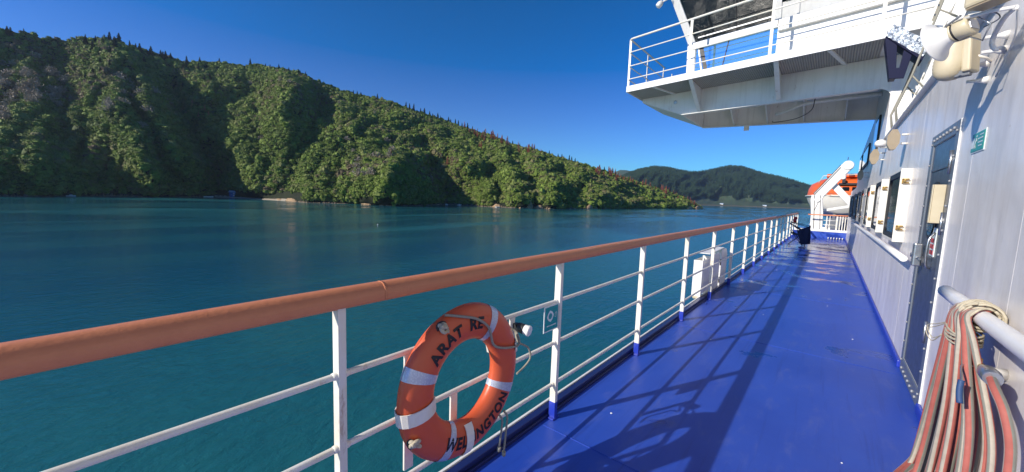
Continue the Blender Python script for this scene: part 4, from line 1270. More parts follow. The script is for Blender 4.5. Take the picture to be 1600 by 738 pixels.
# ---- green escape sign on the wall
es = empty('escape_sign', (XW-.004, 3.85, 2.0), 'small green escape route sign on the white wall right of the door', 'safety sign')
mb = MB(); mb.box((XW-.005, 3.690, 1.985), (XW-.001, 3.975, 2.118)); mb.build('plate', M['signwhite'], es)
mb = MB(); mb.box((XW-.008, 3.698, 1.993), (XW-.0055, 3.905, 2.110)); mb.box((XW-.008, 3.905, 1.993), (XW-.0055, 3.967, 2.018)); mb.box((XW-.008, 3.905, 2.088), (XW-.0055, 3.967, 2.110)); mb.build('field', M['green'], es)
mb = MB(); x = XW-.0095
mb.bar((x,3.88,2.035),(x,3.86,2.075),.014,.001,(0,1,0)); mb.lathe((x,3.858,2.088),(1,0,0),[(0,.007),(.001,.007)],10)
mb.bar((x,3.86,2.07),(x,3.84,2.055),.006,.001,(0,1,0)); mb.bar((x,3.88,2.035),(x,3.86,2.01),.007,.001,(0,1,0)); mb.bar((x,3.88,2.035),(x,3.905,2.012),.007,.001,(0,1,0))
mb.box((x,3.72,2.040),(x+.001,3.815,2.047)); mb.box((x,3.72,2.064),(x+.001,3.83,2.071)); mb.box((x,3.73,2.018),(x+.001,3.80,2.024)); mb.box((x,3.715,2.086),(x+.001,3.79,2.092))
mb.build('running_figure', M['signwhite'], es)

M['lens'] = paint('lamp_lens', (.34,.27,.18), .3, .4, scale=12)
# ---- bulkhead lamps high on the wall
def wall_lamp(c, s, label, mat='tan'):
    c = Vector(c)
    r = empty('wall_lamp', tuple(c), label, 'wall lamp', 'lamps along the ship wall')
    mb = MB(); pl = []
    for k in range(8):
        a = PI/8 + k*PI/4; pl.append((c.x + math.cos(a)*s*.25, c.y, c.z + math.sin(a)*s*.54))
    mb.prism(pl, (0, s*.55, 0)); mb.build('housing', M[mat], r, bevel=.01)
    mb = MB(); mb.prism([(p[0], p[1]-.012, p[2]) for p in pl], (0,.010,0)); mb.build('lens', M['lens'], r)
    mb = MB(); mb.tube([(c.x+s*.3, c.y+s*.2, c.z-s*.2), (XW+.005, c.y+s*.2, c.z-s*.2)], .012, 8); mb.tube([(c.x+s*.3, c.y+s*.2, c.z+s*.25), (XW+.005, c.y+s*.2, c.z+s*.25)], .012, 8); mb.build('arm', M['cream'], r)
wall_lamp((.55, 7.20, 2.52), .26, 'cream eight sided lamp on the wall above the nearest windows')
wall_lamp((.55, 10.25, 2.60), .28, 'cream wall lamp under the bridge wing, second from the door')
wall_lamp((.53, 14.2, 2.50), .26, 'small cream wall lamp farthest along, above the dark windows')
r = empty('dome_antenna', (.56, 10.0, 2.80), 'small white dome on a short arm beside the second wall lamp', 'antenna')
mb = MB(); mb.lathe((.60, 10.0, 2.76), (0,0,1), [(0,.07),(.04,.09),(.08,.085),(.11,.06),(.13,.02)], 18); mb.build('dome', M['wingwhite'], r)
mb = MB(); mb.tube([(.60,10.0,2.76),(.60,10.0,2.74),(XW,10.0,2.74)], .014, 8); mb.build('arm', M['cream'], r)

# ---- hose bundle hung over the near grab rail
hose = empty('hose_bundle', (.5, 3.1, 0), 'bundle of red and cream striped hose tied over the grab rail', 'hose')
rr_ = random.Random(12)
HM = [M['hose_red'], M['hose_cream'], M['hose_grey']]
nH = 26
for i in range(nH):
    t = i/(nH-1); jx = rr_.uniform(-.055, .045); jy = rr_.uniform(-.05, .05)
    q = .5*abs(2*t-1)
    pts = [Vector((.63, 2.99-.14*t, 1.14)), Vector((.545+.02*q, 3.02-.22*t, 1.10)), Vector((.555+jx*.4, 3.08-.40*t, .97)), Vector((.585+jx, 3.24-.72*t+jy, .62)), Vector((.585+jx, 3.36-.86*t+jy, .30))]
    if i in (0, 1, 3, 6):
        k = rr_.uniform(0, .10)
        pts += [Vector((.55+jx, 3.36-.9*t, .08)), Vector((.45-k, 2.95-.5*t, .030)), Vector((.38-k, 2.45-.3*t, .026)), Vector((.40-k, 1.9, .026))]
    else:
        pts += [Vector((.57+jx, 3.38-.90*t+jy, .10)), Vector((.54+jx, 3.34-.9*t+jy, .030)), Vector((.47+jx, 3.18-.9*t+jy, .028))]
    pat = [0,0,0,0,1,1,1,2,2,0,0,0,0,1,1,1,2,2]; k0 = rr_.randrange(18)
    mb = MB(); mb.tube(smooth_path(pts, 10), rr_.uniform(.0135,.0155), 18, mis=pat[k0:]+pat[:k0], twist=rr_.uniform(-.04,.04))
    mb.build('hose_loop', HM, hose)
pts = [Vector((.575, 2.47, .925)), Vector((.565, 2.36, .91)), Vector((.58, 2.27, .84)), Vector((.60, 2.24, .70)), Vector((.60, 2.24, .45)), Vector((.58, 2.27, .15))]
mb = MB(); mb.tube(smooth_path(pts, 8), .016, 18, mis=[0,0,0,0,1,1,1,1,2,2,0,0,0,1,1,1,2,2]); mb.build('hose_loop', HM, hose)
mb = MB(); mb.tube([(.585,2.60,.915),(.58,2.53,.92),(.575,2.46,.925),(.572,2.42,.925)], .034, 14, rs=[.019,.031,.033,.029]); cpn = mb.build('coupling', M['steel'], hose)
mb = MB(); mb.cyl((.59,2.67,.905),(.585,2.60,.915), .016, 12); mb.cyl((.585,2.67,.89),(.585,2.67,.94), .009, 8); mb.build('nozzle', M['brass'], cpn)
mb = MB(); mb.tube(smooth_path([(.57,2.66,.90),(.53,2.64,.90),(.515,2.56,.88),(.51,2.52,.86)], 5), .004, 6); mb.build('wire', M['steel'], hose)
mb = MB(); mb.tube(smooth_path([(.51,2.52,.865),(.507,2.51,.83),(.507,2.50,.80),(.51,2.49,.77)], 5), .011, 8); mb.build('cloth_tag', M['bluecloth'], hose)
mb = MB()
for k in range(20):
    a0 = rr_.random()*6.28; y = 2.90 + rr_.uniform(-.08,.10); t_ = rr_.uniform(-.6,.6)
    R1 = .050 + rr_.random()*.022
    pts = [Vector((.61 + R1*math.cos(a0+a), y + .06*t_*math.sin(a) + .012*math.sin(3*a), 1.095 + R1*math.sin(a0+a))) for a in np.linspace(0, 5.6, 18)]
    mb.tube(pts, .0055, 7)
for k in range(7):
    a0 = rr_.random()*6.28; z = 1.005 - .008*k
    pts = [Vector((.575 + .055*math.cos(a), 2.93 + .17*math.sin(a), z + .008*math.sin(2*a+a0))) for a in np.linspace(0, 6.28, 22)]
    mb.tube(pts, .0045, 6)
for k in range(2):
    pts = smooth_path([(.55, 3.04, 1.02), (.52, 3.16+.02*k, .97-.02*k), (.50, 3.26+.03*k, .93-.03*k), (.52, 3.24, .87-.02*k), (.54, 3.12+.02*k, .92)], 6)
    mb.tube(pts, .0028, 5)
mb.build('rope_lashing', M['rope'], hose)
# valve stub on wall behind the coupling
hk = empty('hose_hook', (XW, 2.75, .86), 'white hook arm on the wall holding the hose coupling', 'hook')
mb = MB(); mb.tube([(XW+.002,2.77,.86),(.64,2.72,.875),(.595,2.66,.90)], .018, 12, rs=[.028,.022,.017]); mb.build('arm', M['wingwhite'], hk)

# ---- loudspeaker, floodlights and bracket high on the near wall
brk = empty('lamp_bracket', (XW, 3.45, 2.5), 'white tubular bracket carrying the horn and floodlights on the wall', 'bracket')
mb = MB(); mb.tube(smooth_path([(.60,3.065,2.60),(.595,3.20,2.60),(.60,3.36,2.575),(.60,3.39,2.53),(.61,3.36,2.49),(.64,3.42,2.51),(.688,3.60,2.545)],6), .011, 10); mb.tube([(.60,3.065,2.60),(.53,3.12,2.62),(.44,3.26,2.645)], .009, 8); mb.build('tube', M['wingwhite'], brk)
for a_ in ((3.60,2.545),(3.57,2.62),(3.86,2.44),(3.90,2.55)):
    mb = MB(); mb.lathe((.69,a_[0],a_[1]),(-1,0,0),[(0,.024),(.02,.020),(.04,.011),(.09,.010)],12); mb.build('stand_off', M['wingwhite'], brk)
mb = MB(); mb.tube(smooth_path([(.61,3.08,2.59),(.64,3.2,2.52),(.66,3.36,2.48),(.675,3.62,2.40)],5), .004, 6); mb.build('cable', M['cream'], brk)

sp_ = empty('horn_loudspeaker', (.42, 3.35, 2.55), 'cream horn loudspeaker pointing outboard high on the wall', 'loudspeaker')
mouth = Vector((.370, 3.335, 2.567)); ax = Vector((.100, -.070, .034)).normalized()
prof = [(0,.114),(.003,.117),(.007,.114),(.013,.100),(.026,.082),(.044,.064),(.062,.051),(.085,.045)]
mb = MB(); mb.lathe(mouth, ax, prof, 40, cap=False)
mb.lathe(mouth, ax, [(0.0,.114),(.010,.098),(.023,.079),(.041,.060),(.084,.03),(.086,.002)], 40, cap=False); mb.build('bell', M['wingwhite'], sp_, fix=False)
mb = MB(); mb.lathe(mouth, ax, [(.076,.042),(.080,.052),(.088,.054),(.092,.048),(.097,.048),(.101,.056),(.154,.057),(.162,.050)], 28); dv = mb.build('driver', M['tan'], sp_)
mb = MB(); mb.lathe(mouth, ax, [(.0885,.0515),(.101,.0515)], 24); mb.build('gasket', M['dark'], dv)
e = mouth + ax*.163; u_ = ax.cross(Vector((0,0,1))).normalized(); w_ = u_.cross(ax)
mb = MB(); mb.obox(e, ax*.002, u_*.034, w_*.027); mb.build('rating_plate', M['steel'], dv, bevel=.001)
mb = MB(); mb.tube([mouth+ax*.10 - w_*.055, mouth+ax*.14 - w_*.062, Vector((.53,3.19,2.50)), Vector((.545,3.16,2.57)), Vector((.50,3.2,2.63)), mouth+ax*.12+w_*.055], .0045, 8); mb.build('yoke', M['steel'], sp_)
mb = MB(); mb.tube(smooth_path([e+w_*.02, e+w_*.045+u_*.02, e+w_*.015+ax*.07, e+ax*.09-w_*.035, e-w_*.045+ax*.03], 6), .003, 6); mb.build('cable', M['grey'], sp_)

fl = empty('flood_lamp', (.50, 3.75, 2.48), 'aged cream lamp with ribbed glass hanging below the horn loudspeaker', 'floodlight')
c = Vector((.515, 3.80, 2.585)); ax = Vector((-.10, .03, -1)).normalized()
mb = MB(); pr = []
for k in range(23):
    t = k/22; d = -.11 + .25*t; R = .078*(1 - max(0, (t-.5)/.5)**2.8)**.5 + .003
    pr.append((d, R + .003*(k % 2)))
mb.lathe(c, ax, pr, 28); mb.build('ribbed_glass', M['tan'], fl)
mb = MB(); mb.obox(c + Vector((.070,-.045,.01)), (.018,-.012,0), (.03,.045,0), (-.008,0,.12)); mb.build('housing', M['tan'], fl, bevel=.012)
mb = MB(); mb.obox(c + Vector((.05,-.04,-.11)), (.03,-.02,0), (.01,.02,0), (0,0,.022)); mb.build('clip', M['grey'], fl, bevel=.005)
mb = MB(); mb.tube([(.60,3.76,2.58),(.66,3.80,2.56),(.69,3.86,2.55)], .008, 8); mb.build('arm', M['cream'], fl)

fb = empty('flood_lamp', (.50, 3.1, 2.62), 'square cream box floodlight on top of the bracket at the picture edge', 'floodlight')
mb = MB(); mb.obox((.515,3.10,2.695), (.044,-.052,0), (.042,.036,0), (0,0,.045)); mb.build('housing', M['tan'], fb, bevel=.015)
mb = MB(); mb.obox((.515,3.10,2.6475), (.038,-.045,0), (.036,.031,0), (0,0,.003)); mb.build('glass', M['lens'], fb)
mb = MB(); mb.tube([(.44,3.20,2.65),(.40,3.27,2.63),(.42,3.30,2.615)], .006, 8); mb.build('arm', M['grey'], fb)
# ------------------------------------------------------------------ bridge wing overhead
def yg(x): return 9.55 - .18*(x-.5)
def yb(x): return 10.78 - .14*(x-.6)
def yr(x): return 14.3 + .18*(x-.6)
def yh(x): return 10.25 - .18*(x-.5)
XO = -4.68
wing = empty('bridge_wing', (-1.5, 11, 4.7), 'white bridge wing with railed walkway and tinted windows jutting out over the sea', 'bridge wing')
def slab(mb, xa, xb, fa, fb, z0, z1, mi=0):
    mb.hexa([(xa,fa(xa),z0),(xb,fa(xb),z0),(xb,fb(xb),z0),(xa,fb(xa),z0),(xa,fa(xa),z1),(xb,fa(xb),z1),(xb,fb(xb),z1),(xa,fb(xa),z1)], mi)
mb = MB(); slab(mb, XO, 1.05, lambda x: yg(x)+.03, lambda x: yr(x)+.3, 4.632, 4.71); mb.build('walkway_deck', M['wingwhite'], wing)
mb = MB(); slab(mb, XO, .47, lambda x: yg(x), lambda x: yg(x)+.028, 4.585, 4.745); mb.box((XO-.02, yg(XO), 4.585), (XO, yr(XO)+.3, 4.745)); mb.build('fascia', M['wingwhite'], wing, bevel=.004)
mb = MB(); slab(mb, XO+.02, .46, lambda x: yg(x)+.05, lambda x: yb(x)-.004, 4.605, 4.628); mb.build('ribbed_soffit', M['soffit'], wing)
# front girder with tapered outboard end and rounded inboard corner
def web(fn, xin, th, z0=4.0, z1=4.60, fillet=True):
    P = [(xin, z1)]
    if fillet:
        P += [(xin, 3.2), (.715, 3.2), (.71, 3.70)]
        for k in range(7):
            a = k/6*PI/2; P.append((.71 - .22 + .22*math.cos(a), 3.78 + .22*math.sin(a)))
    else: P += [(xin, z0)]
    P += [(-3.42, z0), (XO+.06, 4.50), (XO+.06, z1)]
    return [(x, fn(x), z) for x, z in P], (0, th, 0)
mb = MB(); P, o_ = web(yb, 1.05, .03); mb.prism(P, o_)
mb.hexa([(-3.42,yb(-3.42)-.05,3.985),(.5,yb(.5)-.05,3.985),(.5,yb(.5)+.10,3.985),(-3.42,yb(-3.42)+.10,3.985),(-3.42,yb(-3.42)-.05,4.0),(.5,yb(.5)-.05,4.0),(.5,yb(.5)+.10,4.0),(-3.42,yb(-3.42)+.10,4.0)])
mb.build('front_girder', M['cream'], wing)
mb = MB(); P, o_ = web(yr, 1.05, .03, fillet=False); mb.prism(P, o_)
mb.hexa([(-3.42,yr(-3.42)-.08,3.985),(1.05,yr(1.05)-.08,3.985),(1.05,yr(1.05)+.08,3.985),(-3.42,yr(-3.42)+.08,3.985),(-3.42,yr(-3.42)-.08,4.0),(1.05,yr(1.05)-.08,4.0),(1.05,yr(1.05)+.08,4.0),(-3.42,yr(-3.42)+.08,4.0)])
mb.build('rear_girder', M['cream'], wing)
mb = MB()
mb.hexa([(-3.42,yb(-3.42)+.11,4.0),(-3.40,yb(-3.42)+.11,4.0),(-3.40,yr(-3.42)-.09,4.0),(-3.42,yr(-3.42)-.09,4.0),(-3.42,yb(-3.42)+.04,4.6),(-3.40,yb(-3.42)+.04,4.6),(-3.40,yr(-3.42)-.01,4.6),(-3.42,yr(-3.42)-.01,4.6)])
mb.hexa([(XO+.07,yb(XO)+.04,4.49),(-3.42,yb(-3.42)+.04,3.99),(-3.42,yr(-3.42)-.01,3.99),(XO+.07,yr(XO)-.01,4.49),(XO+.07,yb(XO)+.04,4.505),(-3.42,yb(-3.42)+.04,4.005),(-3.42,yr(-3.42)-.01,4.005),(XO+.07,yr(XO)-.01,4.505)])
mb.build('end_plating', M['cream'], wing)
mb = MB()
for x in (-2.55, -1.70, -.85, .05):
    mb.prism([(x, yr(x)-.003, 4.01), (x, yr(x)-.003, 4.6), (x, yr(x)-1.25, 4.6), (x, yr(x)-1.1, 4.50), (x, yr(x)-.20, 4.03)], (.03,0,0))
    mb.box((x-.04, yb(x)+.05, 4.52), (x+.05, yr(x)-.86, 4.53))
mb.build('frame_gusset', M['cream'], wing)
mb = MB(); slab(mb, XO+.08, .69, lambda x: yb(x)+.035, lambda x: yr(x)-.005, 4.612, 4.626); mb.build('ceiling_plate', M['cream'], wing)
for x in (-2.95, -1.18):
    mb = MB(); a = yg(x)+.04; b = yb(x)-.006
    mb.prism([(x, a, 4.60), (x, b, 4.60), (x, b, 4.05), (x, b-.10, 4.03)], (.014,0,0))
    mb.obox(((x+.007), (a+b-.10)/2, (4.59+4.035)/2), (.045,0,0), (0,(b-.10-a)/2,-.28), (0,.004,.004))
    mb.build('bracket', M['cream'], wing)
for x, w in ((-.30, .035), (-3.9, .035)):
    mb = MB(); mb.hexa([(x-w,yg(x)+.06,4.575),(x+w,yg(x)+.06,4.575),(x+w+.25,yb(x)-.02,4.575),(x-w+.25,yb(x)-.02,4.575),(x-w,yg(x)+.06,4.603),(x+w,yg(x)+.06,4.603),(x+w+.25,yb(x)-.02,4.603),(x-w+.25,yb(x)-.02,4.603)]); mb.build('soffit_strap', M['cream'], wing)
mb = MB(); mb.lathe((-3.62, yb(-3.6)-.002, 4.36), (0,-1,0), [(0,.05),(.012,.05),(.014,.036)], 18); mb.build('drain_flange', M['steel'], wing)
mb = MB(); mb.box((-2.28, 13.72, 3.83), (-2.14, 13.74, 3.985)); mb.build('tally_plate', M['cream'], wing)
# pipes under the wing
mb = MB(); mb.tube(smooth_path([(-1.45,13.3,4.16),(-1.15,13.1,4.20),(-.85,13.0,4.29),(-.4,13.0,4.33),(.1,12.95,4.33),(.69,12.9,4.33)],6), .042, 10); mb.tube([(-.5,13.2,4.42),(.69,13.1,4.42)], .022, 8); mb.box((-.12,12.96,4.34),(-.07,13.02,4.6)); mb.box((-1.02,13.0,4.22),(-.97,13.1,4.6)); mb.build('pipe', M['cream'], wing)
mb = MB(); mb.tube(smooth_path([(-.52,12.0,4.5),(-.50,12.0,4.35),(-.55,12.1,4.2),(-.62,12.4,4.0),(-.95,12.9,3.92),(-1.45,13.2,3.92),(-1.5,13.2,3.96)],6), .009, 6); mb.build('cable', M['dark'], wing)
# walkway railing
yrail = lambda x: yg(x)+.02
for z, r in ((6.0,.024),(5.65,.014),(5.28,.014),(4.93,.014)):
    xe = {6.0: 1.0, 5.65: 1.0, 5.28: .62, 4.93: 1.0}[z]
    mb = MB(); pts = [(XO, yr(XO), z), (XO, yrail(XO)+.04, z), (XO+.03, yrail(XO)+.01, z), (XO+.08, yrail(XO+.08), z)] + [(x, yrail(x), z) for x in (-3,-1.3,.4,xe)]
    if z == 5.28: pts += [(.82, 9.35, 5.26), (1.02, 9.2, 5.08)]
    mb.tube(pts, r, 10); mb.build('guard_rail', M['white'], wing)
for x in (XO, -3.0, -1.3, .4):
    mb = MB(); w = .03; y = yrail(x) + (.05 if x == XO else 0)
    mb.box((x-w, y-.008, 4.74), (x+w, y+.008, 6.0)); mb.build('guard_post', M['white'], wing, bevel=.002)
for y in (11.85, 13.25, 14.1):
    mb = MB(); mb.box((XO-.008, y-.03, 4.74), (XO+.008, y+.03, 6.0)); mb.build('guard_post', M['white'], wing, bevel=.002)
# bridge house on the wing
LEAN = .5
def hp(x, z, d=0.0):
    """point on the house front: upright below 5.6 m, leaning forward above"""
    return (x, yh(x) - max(0, z-5.6)*LEAN - d, z)
mb = MB(); mb.prism([hp(-3.06,4.71), hp(-1.28,4.71), hp(-1.28,5.56), hp(-3.06,5.56)], (0,.02,0)); mb.build('lower_window', M['glass_blue'], wing)
mb = MB(); mb.prism([hp(-3.06,5.66), hp(-1.28,5.66), hp(-1.28,8.0), hp(-3.06-.8,8.0)], (0,.02,0)); mb.prism([hp(-1.15,5.95), hp(1.4,5.95), hp(1.4,8.0), hp(-1.15,8.0)], (0,.02,0)); mb.build('upper_window', M['glass_dark'], wing)
mb = MB(); mb.hexa([(-3.12,yh(-3.1)-.09,5.52),(-1.28,yh(-1.28)-.09,5.52),(-1.28,yh(-1.28)+.03,5.52),(-3.12,yh(-3.1)+.03,5.52),(-3.12,yh(-3.1)-.09,5.67),(-1.28,yh(-1.28)-.09,5.67),(-1.28,yh(-1.28)+.03,5.67),(-3.12,yh(-3.1)+.03,5.67)])
mb.hexa([(-1.27,yh(-1.27)-.09,5.42),(1.4,yh(1.4)-.09,5.42),(1.4,yh(1.4)+.0,5.42),(-1.27,yh(-1.27)+.0,5.42),(-1.27,yh(-1.27)-.09,5.66),(1.4,yh(1.4)-.09,5.66),(1.4,yh(1.4)+.0,5.66),(-1.27,yh(-1.27)+.0,5.66)])
mb.build('sill', M['wingwhite'], wing, bevel=.012)
mb = MB(); mb.prism([hp(-1.28,4.71,-.004), hp(1.4,4.71,-.004), hp(1.4,5.6,-.004), hp(-1.28,5.6,-.004)], (0,.06,0)); mb.prism([hp(-1.28,5.6,-.004), hp(1.4,5.6,-.004), hp(1.4,5.96,-.004), hp(-1.28,5.96,-.004)], (0,.06,0)); mb.build('front_plating', M['wingwhite'], wing)
mb = MB()
mb.prism([hp(-3.26,4.71,.01), hp(-3.04,4.71,.01), hp(-3.04,5.5,.01), hp(-3.07,5.7,.01), hp(-3.07-.86,8.1,.01), hp(-3.26-.86,8.1,.01), hp(-3.27,5.7,.01)], (0,.14,0))
mb.build('corner_post', M['wingwhite'], wing, bevel=.01)
mb = MB()
for x, w in ((-1.30,.07), (-.93,.022), (.55,.05)):
    mb.prism([hp(x-w,5.66,.015), hp(x+w,5.66,.015), hp(x+w,8,.015), hp(x-w,8,.015)], (0,.05,0))
mb.build('mullion', M['wingwhite'], wing)
mb = MB()
for a, b in (((-2.42,4.72),(-2.28,5.52)), ((-2.15,4.72),(-2.15,4.98)), ((-1.75,4.76),(-1.75,4.98))):
    mb.bar(Vector(hp(*a,.006)), Vector(hp(*b,.006)), .02, .01, (1,0,0))
mb.bar(Vector(hp(-2.72,4.72,.006)), Vector(hp(-2.92,5.52,.006)), .09, .01, (1,0,0))
mb.bar(Vector(hp(-2.12,5.7,.006)), Vector(hp(-2.12,7.9,.006)), .02, .01, (1,0,0))
mb.bar(Vector(hp(-3.04,6.0,.006)), Vector(hp(-2.72,5.66,.006)), .03, .01, (1,0,0))
mb.build('window_frame', M['dark'], wing)
mb = MB()
mb.bar(Vector(hp(-2.83,4.72,.008)), Vector(hp(-2.99,5.52,.008)), .035, .01, (1,0,0))
mb.bar(Vector(hp(-3.0,5.76,.008)), Vector(hp(-1.37,5.76,.008)), .03, .01, (0,0,1))
mb.build('inner_rail', M['pipe'], wing)
mb = MB(); mb.hexa([(-3.1,yh(-3.1)+.04,4.71),(-3.06,yh(-3.1)+.04,4.71),(-3.06,13.2,4.71),(-3.1,13.2,4.71),(-3.12,yh(-3.1)+.04,5.6),(-3.08,yh(-3.1)+.04,5.6),(-3.08,13.2,5.6),(-3.12,13.2,5.6)])
mb.hexa([(-3.12,yh(-3.1)+.04,5.6),(-3.08,yh(-3.1)+.04,5.6),(-3.08,13.2,5.6),(-3.12,13.2,5.6),(-3.95,yh(-3.1)-1.1,8.0),(-3.91,yh(-3.1)-1.1,8.0),(-3.91,13.9,8.0),(-3.95,13.9,8.0)])
mb.build('side_window', M['glass_dark'], wing)
mb = MB(); mb.box((-4.2, 9.2, 8.0), (6, 14.2, 8.2)); mb.build('roof', M['wingwhite'], wing)
mb = MB(); mb.box((-3.06, 13.1, 4.71), (1.4, 13.2, 8.0)); mb.build('rear_wall', M['grey'], wing)
wl = empty('wing_lamp', (-3.86, 10.2, 6.62), 'small white lamp on the leaning corner post of the bridge wing', 'lamp')
mb = MB(); mb.lathe((-3.80,10.25,6.62), Vector((-.6,-.3,-.75)), [(-.02,.05),(.05,.075),(.12,.07),(.14,.04)], 14); mb.build('shade', M['wingwhite'], wl)
mb = MB(); mb.cyl((-3.80,10.25,6.62), (-3.62,10.35,6.72), .02, 8); mb.build('arm', M['wingwhite'], wl)

# upper deck behind the side wall, with the white front bulkhead of the bridge
up = empty('upper_bulkhead', (3, 10.8, 2.95), 'sunlit white front bulkhead of the bridge above the side wall', 'bulkhead')
mb = MB(); mb.box((XW+.26, Y0, 2.75), (7, 10.74, 2.89)); mb.build('upper_deck', M['grey'], up)
mb = MB(); mb.box((.72, 10.752, 2.915), (7, 10.81, 4.60)); mb.box((1.06, 10.30, 4.60), (7, 10.36, 8.0)); mb.build('bulkhead', M['wingwhite'], up)
mb = MB()
for z in (5.05, 5.45, 5.9): mb.box((1.06, 10.18, z), (7, 10.30, z+.05))
mb.build('ledge', M['wingwhite'], up, bevel=.006)
mb = MB(); mb.tube(smooth_path([(.86,10.745,3.10),(.84,10.66,3.16),(.90,10.66,3.45),(.93,10.745,3.5)],5), .013, 8); mb.build('handhold', M['grey'], up)

# navy bracket with foil lagging
nb = empty('lagged_bracket', (.70, 9.35, 3.85), 'navy v shaped bracket with crumpled silver foil lagging at the walkway end', 'bracket')
yq = 9.30
mb = MB(); mb.prism([(.440,yq,4.525),(.475,yq,4.30),(.555,yq,3.82),(.735,yq,3.80),(.795,yq,4.16),(.69,yq,4.26),(.665,yq,3.98),(.625,yq,3.98),(.60,yq,4.36)], (0,.05,0)); mb.prism([(.440,yq-.02,4.525),(.92,yq-.02,4.04),(.945,yq-.02,4.12),(.50,yq-.02,4.56)], (0,.35,0)); mb.prism([(.44,yq+.055,4.5),(.56,yq+.055,3.83),(.64,yq+.055,3.83),(.53,yq+.055,4.45)], (.0,.25,0)); mb.build('v_plate', M['navyblack'] if 'navyblack' in M else M['navy'], nb, bevel=.004)
n_ = 16; vs = []; rf2 = random.Random(3)
for i in range(n_+1):
    for j in range(7):
        u, v = i/n_, j/6
        a = Vector((.445,yq-.03,4.53)).lerp(Vector((.92,yq-.03,4.10)), u); b = Vector((.53,yq-.03,4.70)).lerp(Vector((.985,yq-.03,4.31)), u)
        p_ = a.lerp(b, v); vs.append(p_ + Vector((rf2.uniform(-.006,.006), rf2.uniform(-.014,.008), rf2.uniform(-.006,.006))))
mb = MB(); mb.add(vs, [(i*7+j, (i+1)*7+j, (i+1)*7+j+1, i*7+j+1) for i in range(n_) for j in range(6)])
m, nt, p = newmat('crumpled_foil'); p.inputs['Metallic'].default_value = .9; p.inputs['Roughness'].default_value = .38; p.inputs['Base Color'].default_value = (.50,.54,.58,1)
v = obj_coord(nt, kind='Position'); bump(nt, noise_tex(nt, 22, 4, .6, v, .8), p, .8, .03)
M['foil'] = m
fo = mb.build('foil', M['foil'], nb, fix=False); sm_ = fo.modifiers.new('thick','SOLIDIFY'); sm_.thickness = .05; sm_.offset = -1

# ladder up to the walkway
ld = empty('ship_ladder', (1.1, 9.2, 2.95), 'cream inclined ladder with thin handrails rising behind the horn loudspeaker', 'ladder')
for dy in (0, .62):
    mb = MB(); a = Vector((.86,9.0+dy,2.96)); b = Vector((1.34,9.0+dy,5.2)); mb.bar(a, b, .15, .012, (1,0,0)); mb.build('stringer', M['ladder_cream'] if 'ladder_cream' in M else M['cream'], ld)
for k in range(9):
    t = (k+.5)/9; c = Vector((.86,9.01,2.96)).lerp(Vector((1.34,9.01,5.2)), t)
    mb = MB(); mb.box((c.x-.07, 9.012, c.z-.01), (c.x+.07, 9.608, c.z+.01)); mb.build('tread', M['cream'], ld)
for dy in (-.02, .64):
    mb = MB(); mb.tube([(.70,9.0+dy,3.0),(.66,9.0+dy,3.25),(.80,9.0+dy,3.75),(1.16,9.0+dy,5.45)], .016, 8); mb.tube([(.80,9+dy,3.75),(.98,9+dy,3.5)], .012, 8); mb.tube([(1.0,9+dy,4.7),(1.2,9+dy,4.55)], .012, 8); mb.build('handrail', M['greyrope'], ld)

# ------------------------------------------------------------------ after end: rail, davit, lifeboat
ar = empty('after_railing', (.2, YE+.12, .34), 'white railing with brown top rail across the raised deck before the lifeboat', 'railing')
yq = YE+.12
mb = MB(); mb.box((-1.40, YE-.012, .345), (XW, YE+.10, .46)); mb.build('kerb', M['wingwhite'], ar, bevel=.006)
handrail('handrail', (-.9, yq, 1.19), (.72, yq, 1.19), ar, .09, .06)
for z in (.92, .70): 
    mb = MB(); mb.tube([(-.25,yq,z),(.28,yq,z)], .014, 8); mb.build('rail', M['white'], ar)
mb = MB(); mb.tube([(.28,yq,1.08),(.72,yq,1.08)], .014, 8); mb.build('rail', M['white'], ar)
for x, w in ((-.12,.02),(.0,.014),(.28,.03),(.40,.016),(.50,.016),(.60,.016),(.70,.02)):
    mb = MB(); mb.box((x-w,yq-.008,.46),(x+w,yq+.008,1.15)); mb.build('post', M['white'], ar)
st = empty('lashing_studs', (.25, YE-.02, .0), 'row of small white lashing studs at the foot of the blue step', 'stud')
for i in range(6):
    mb = MB(); x = .02 + i*.11; mb.lathe((x, YE-.10, .0), (0,0,1), [(0,.022),(.05,.022),(.07,.03),(.085,.012)], 10); mb.build('stud', M['white'], st)

dv = empty('davit', (-.45, 26.0, .34), 'white lifeboat davit with slanting arm and rounded head at the deck end', 'davit')
mb = MB(); P = [(-.78,25.75,.345),(-.26,25.75,.345),(-.30,25.75,1.3),(-.40,25.75,2.0),(-.34,25.75,2.22),(-.86,25.75,2.22),(-.88,25.75,1.95),(-.80,25.75,1.2)]
mb.prism(P, (0,.5,0)); mb.build('column', M['wingwhite'], dv, bevel=.02)
a = Vector((-.62,26.0,2.16)); b = Vector((.42,26.0,3.68)); mb = MB(); mb.bar(a, b, .46, .42, (0,0,1)); mb.build('arm', M['wingwhite'], dv, bevel=.03)
mb = MB(); mb.lathe((.46,25.76,3.72), (0,1,0), [(0,.20),(.02,.235),(.46,.235),(.48,.20)], 26); hd_ = mb.build('head', M['wingwhite'], dv)
mb = MB(); mb.lathe((.32,25.74,3.12), (0,1,0), [(0,.09),(.30,.09)], 16); mb.box((.22,25.8,3.1),(.40,26,3.42)); mb.build('sheave', M['wingwhite'], hd_)
mb = MB(); mb.bar((-.02,26.1,2.75), (.85,26.1,1.72), .30, .3, (0,0,1)); mb.bar((-.30,26.2,1.42), (.9,26.2,1.72), .13, .12, (0,0,1)); mb.build('brace', M['wingwhite'], dv, bevel=.01)
mb = MB()
for x0, x1 in ((-.62,-.74),(-.36,-.50)):
    mb.tube([(x0,25.73,.4),(x1,25.73,2.2)], .009, 6)
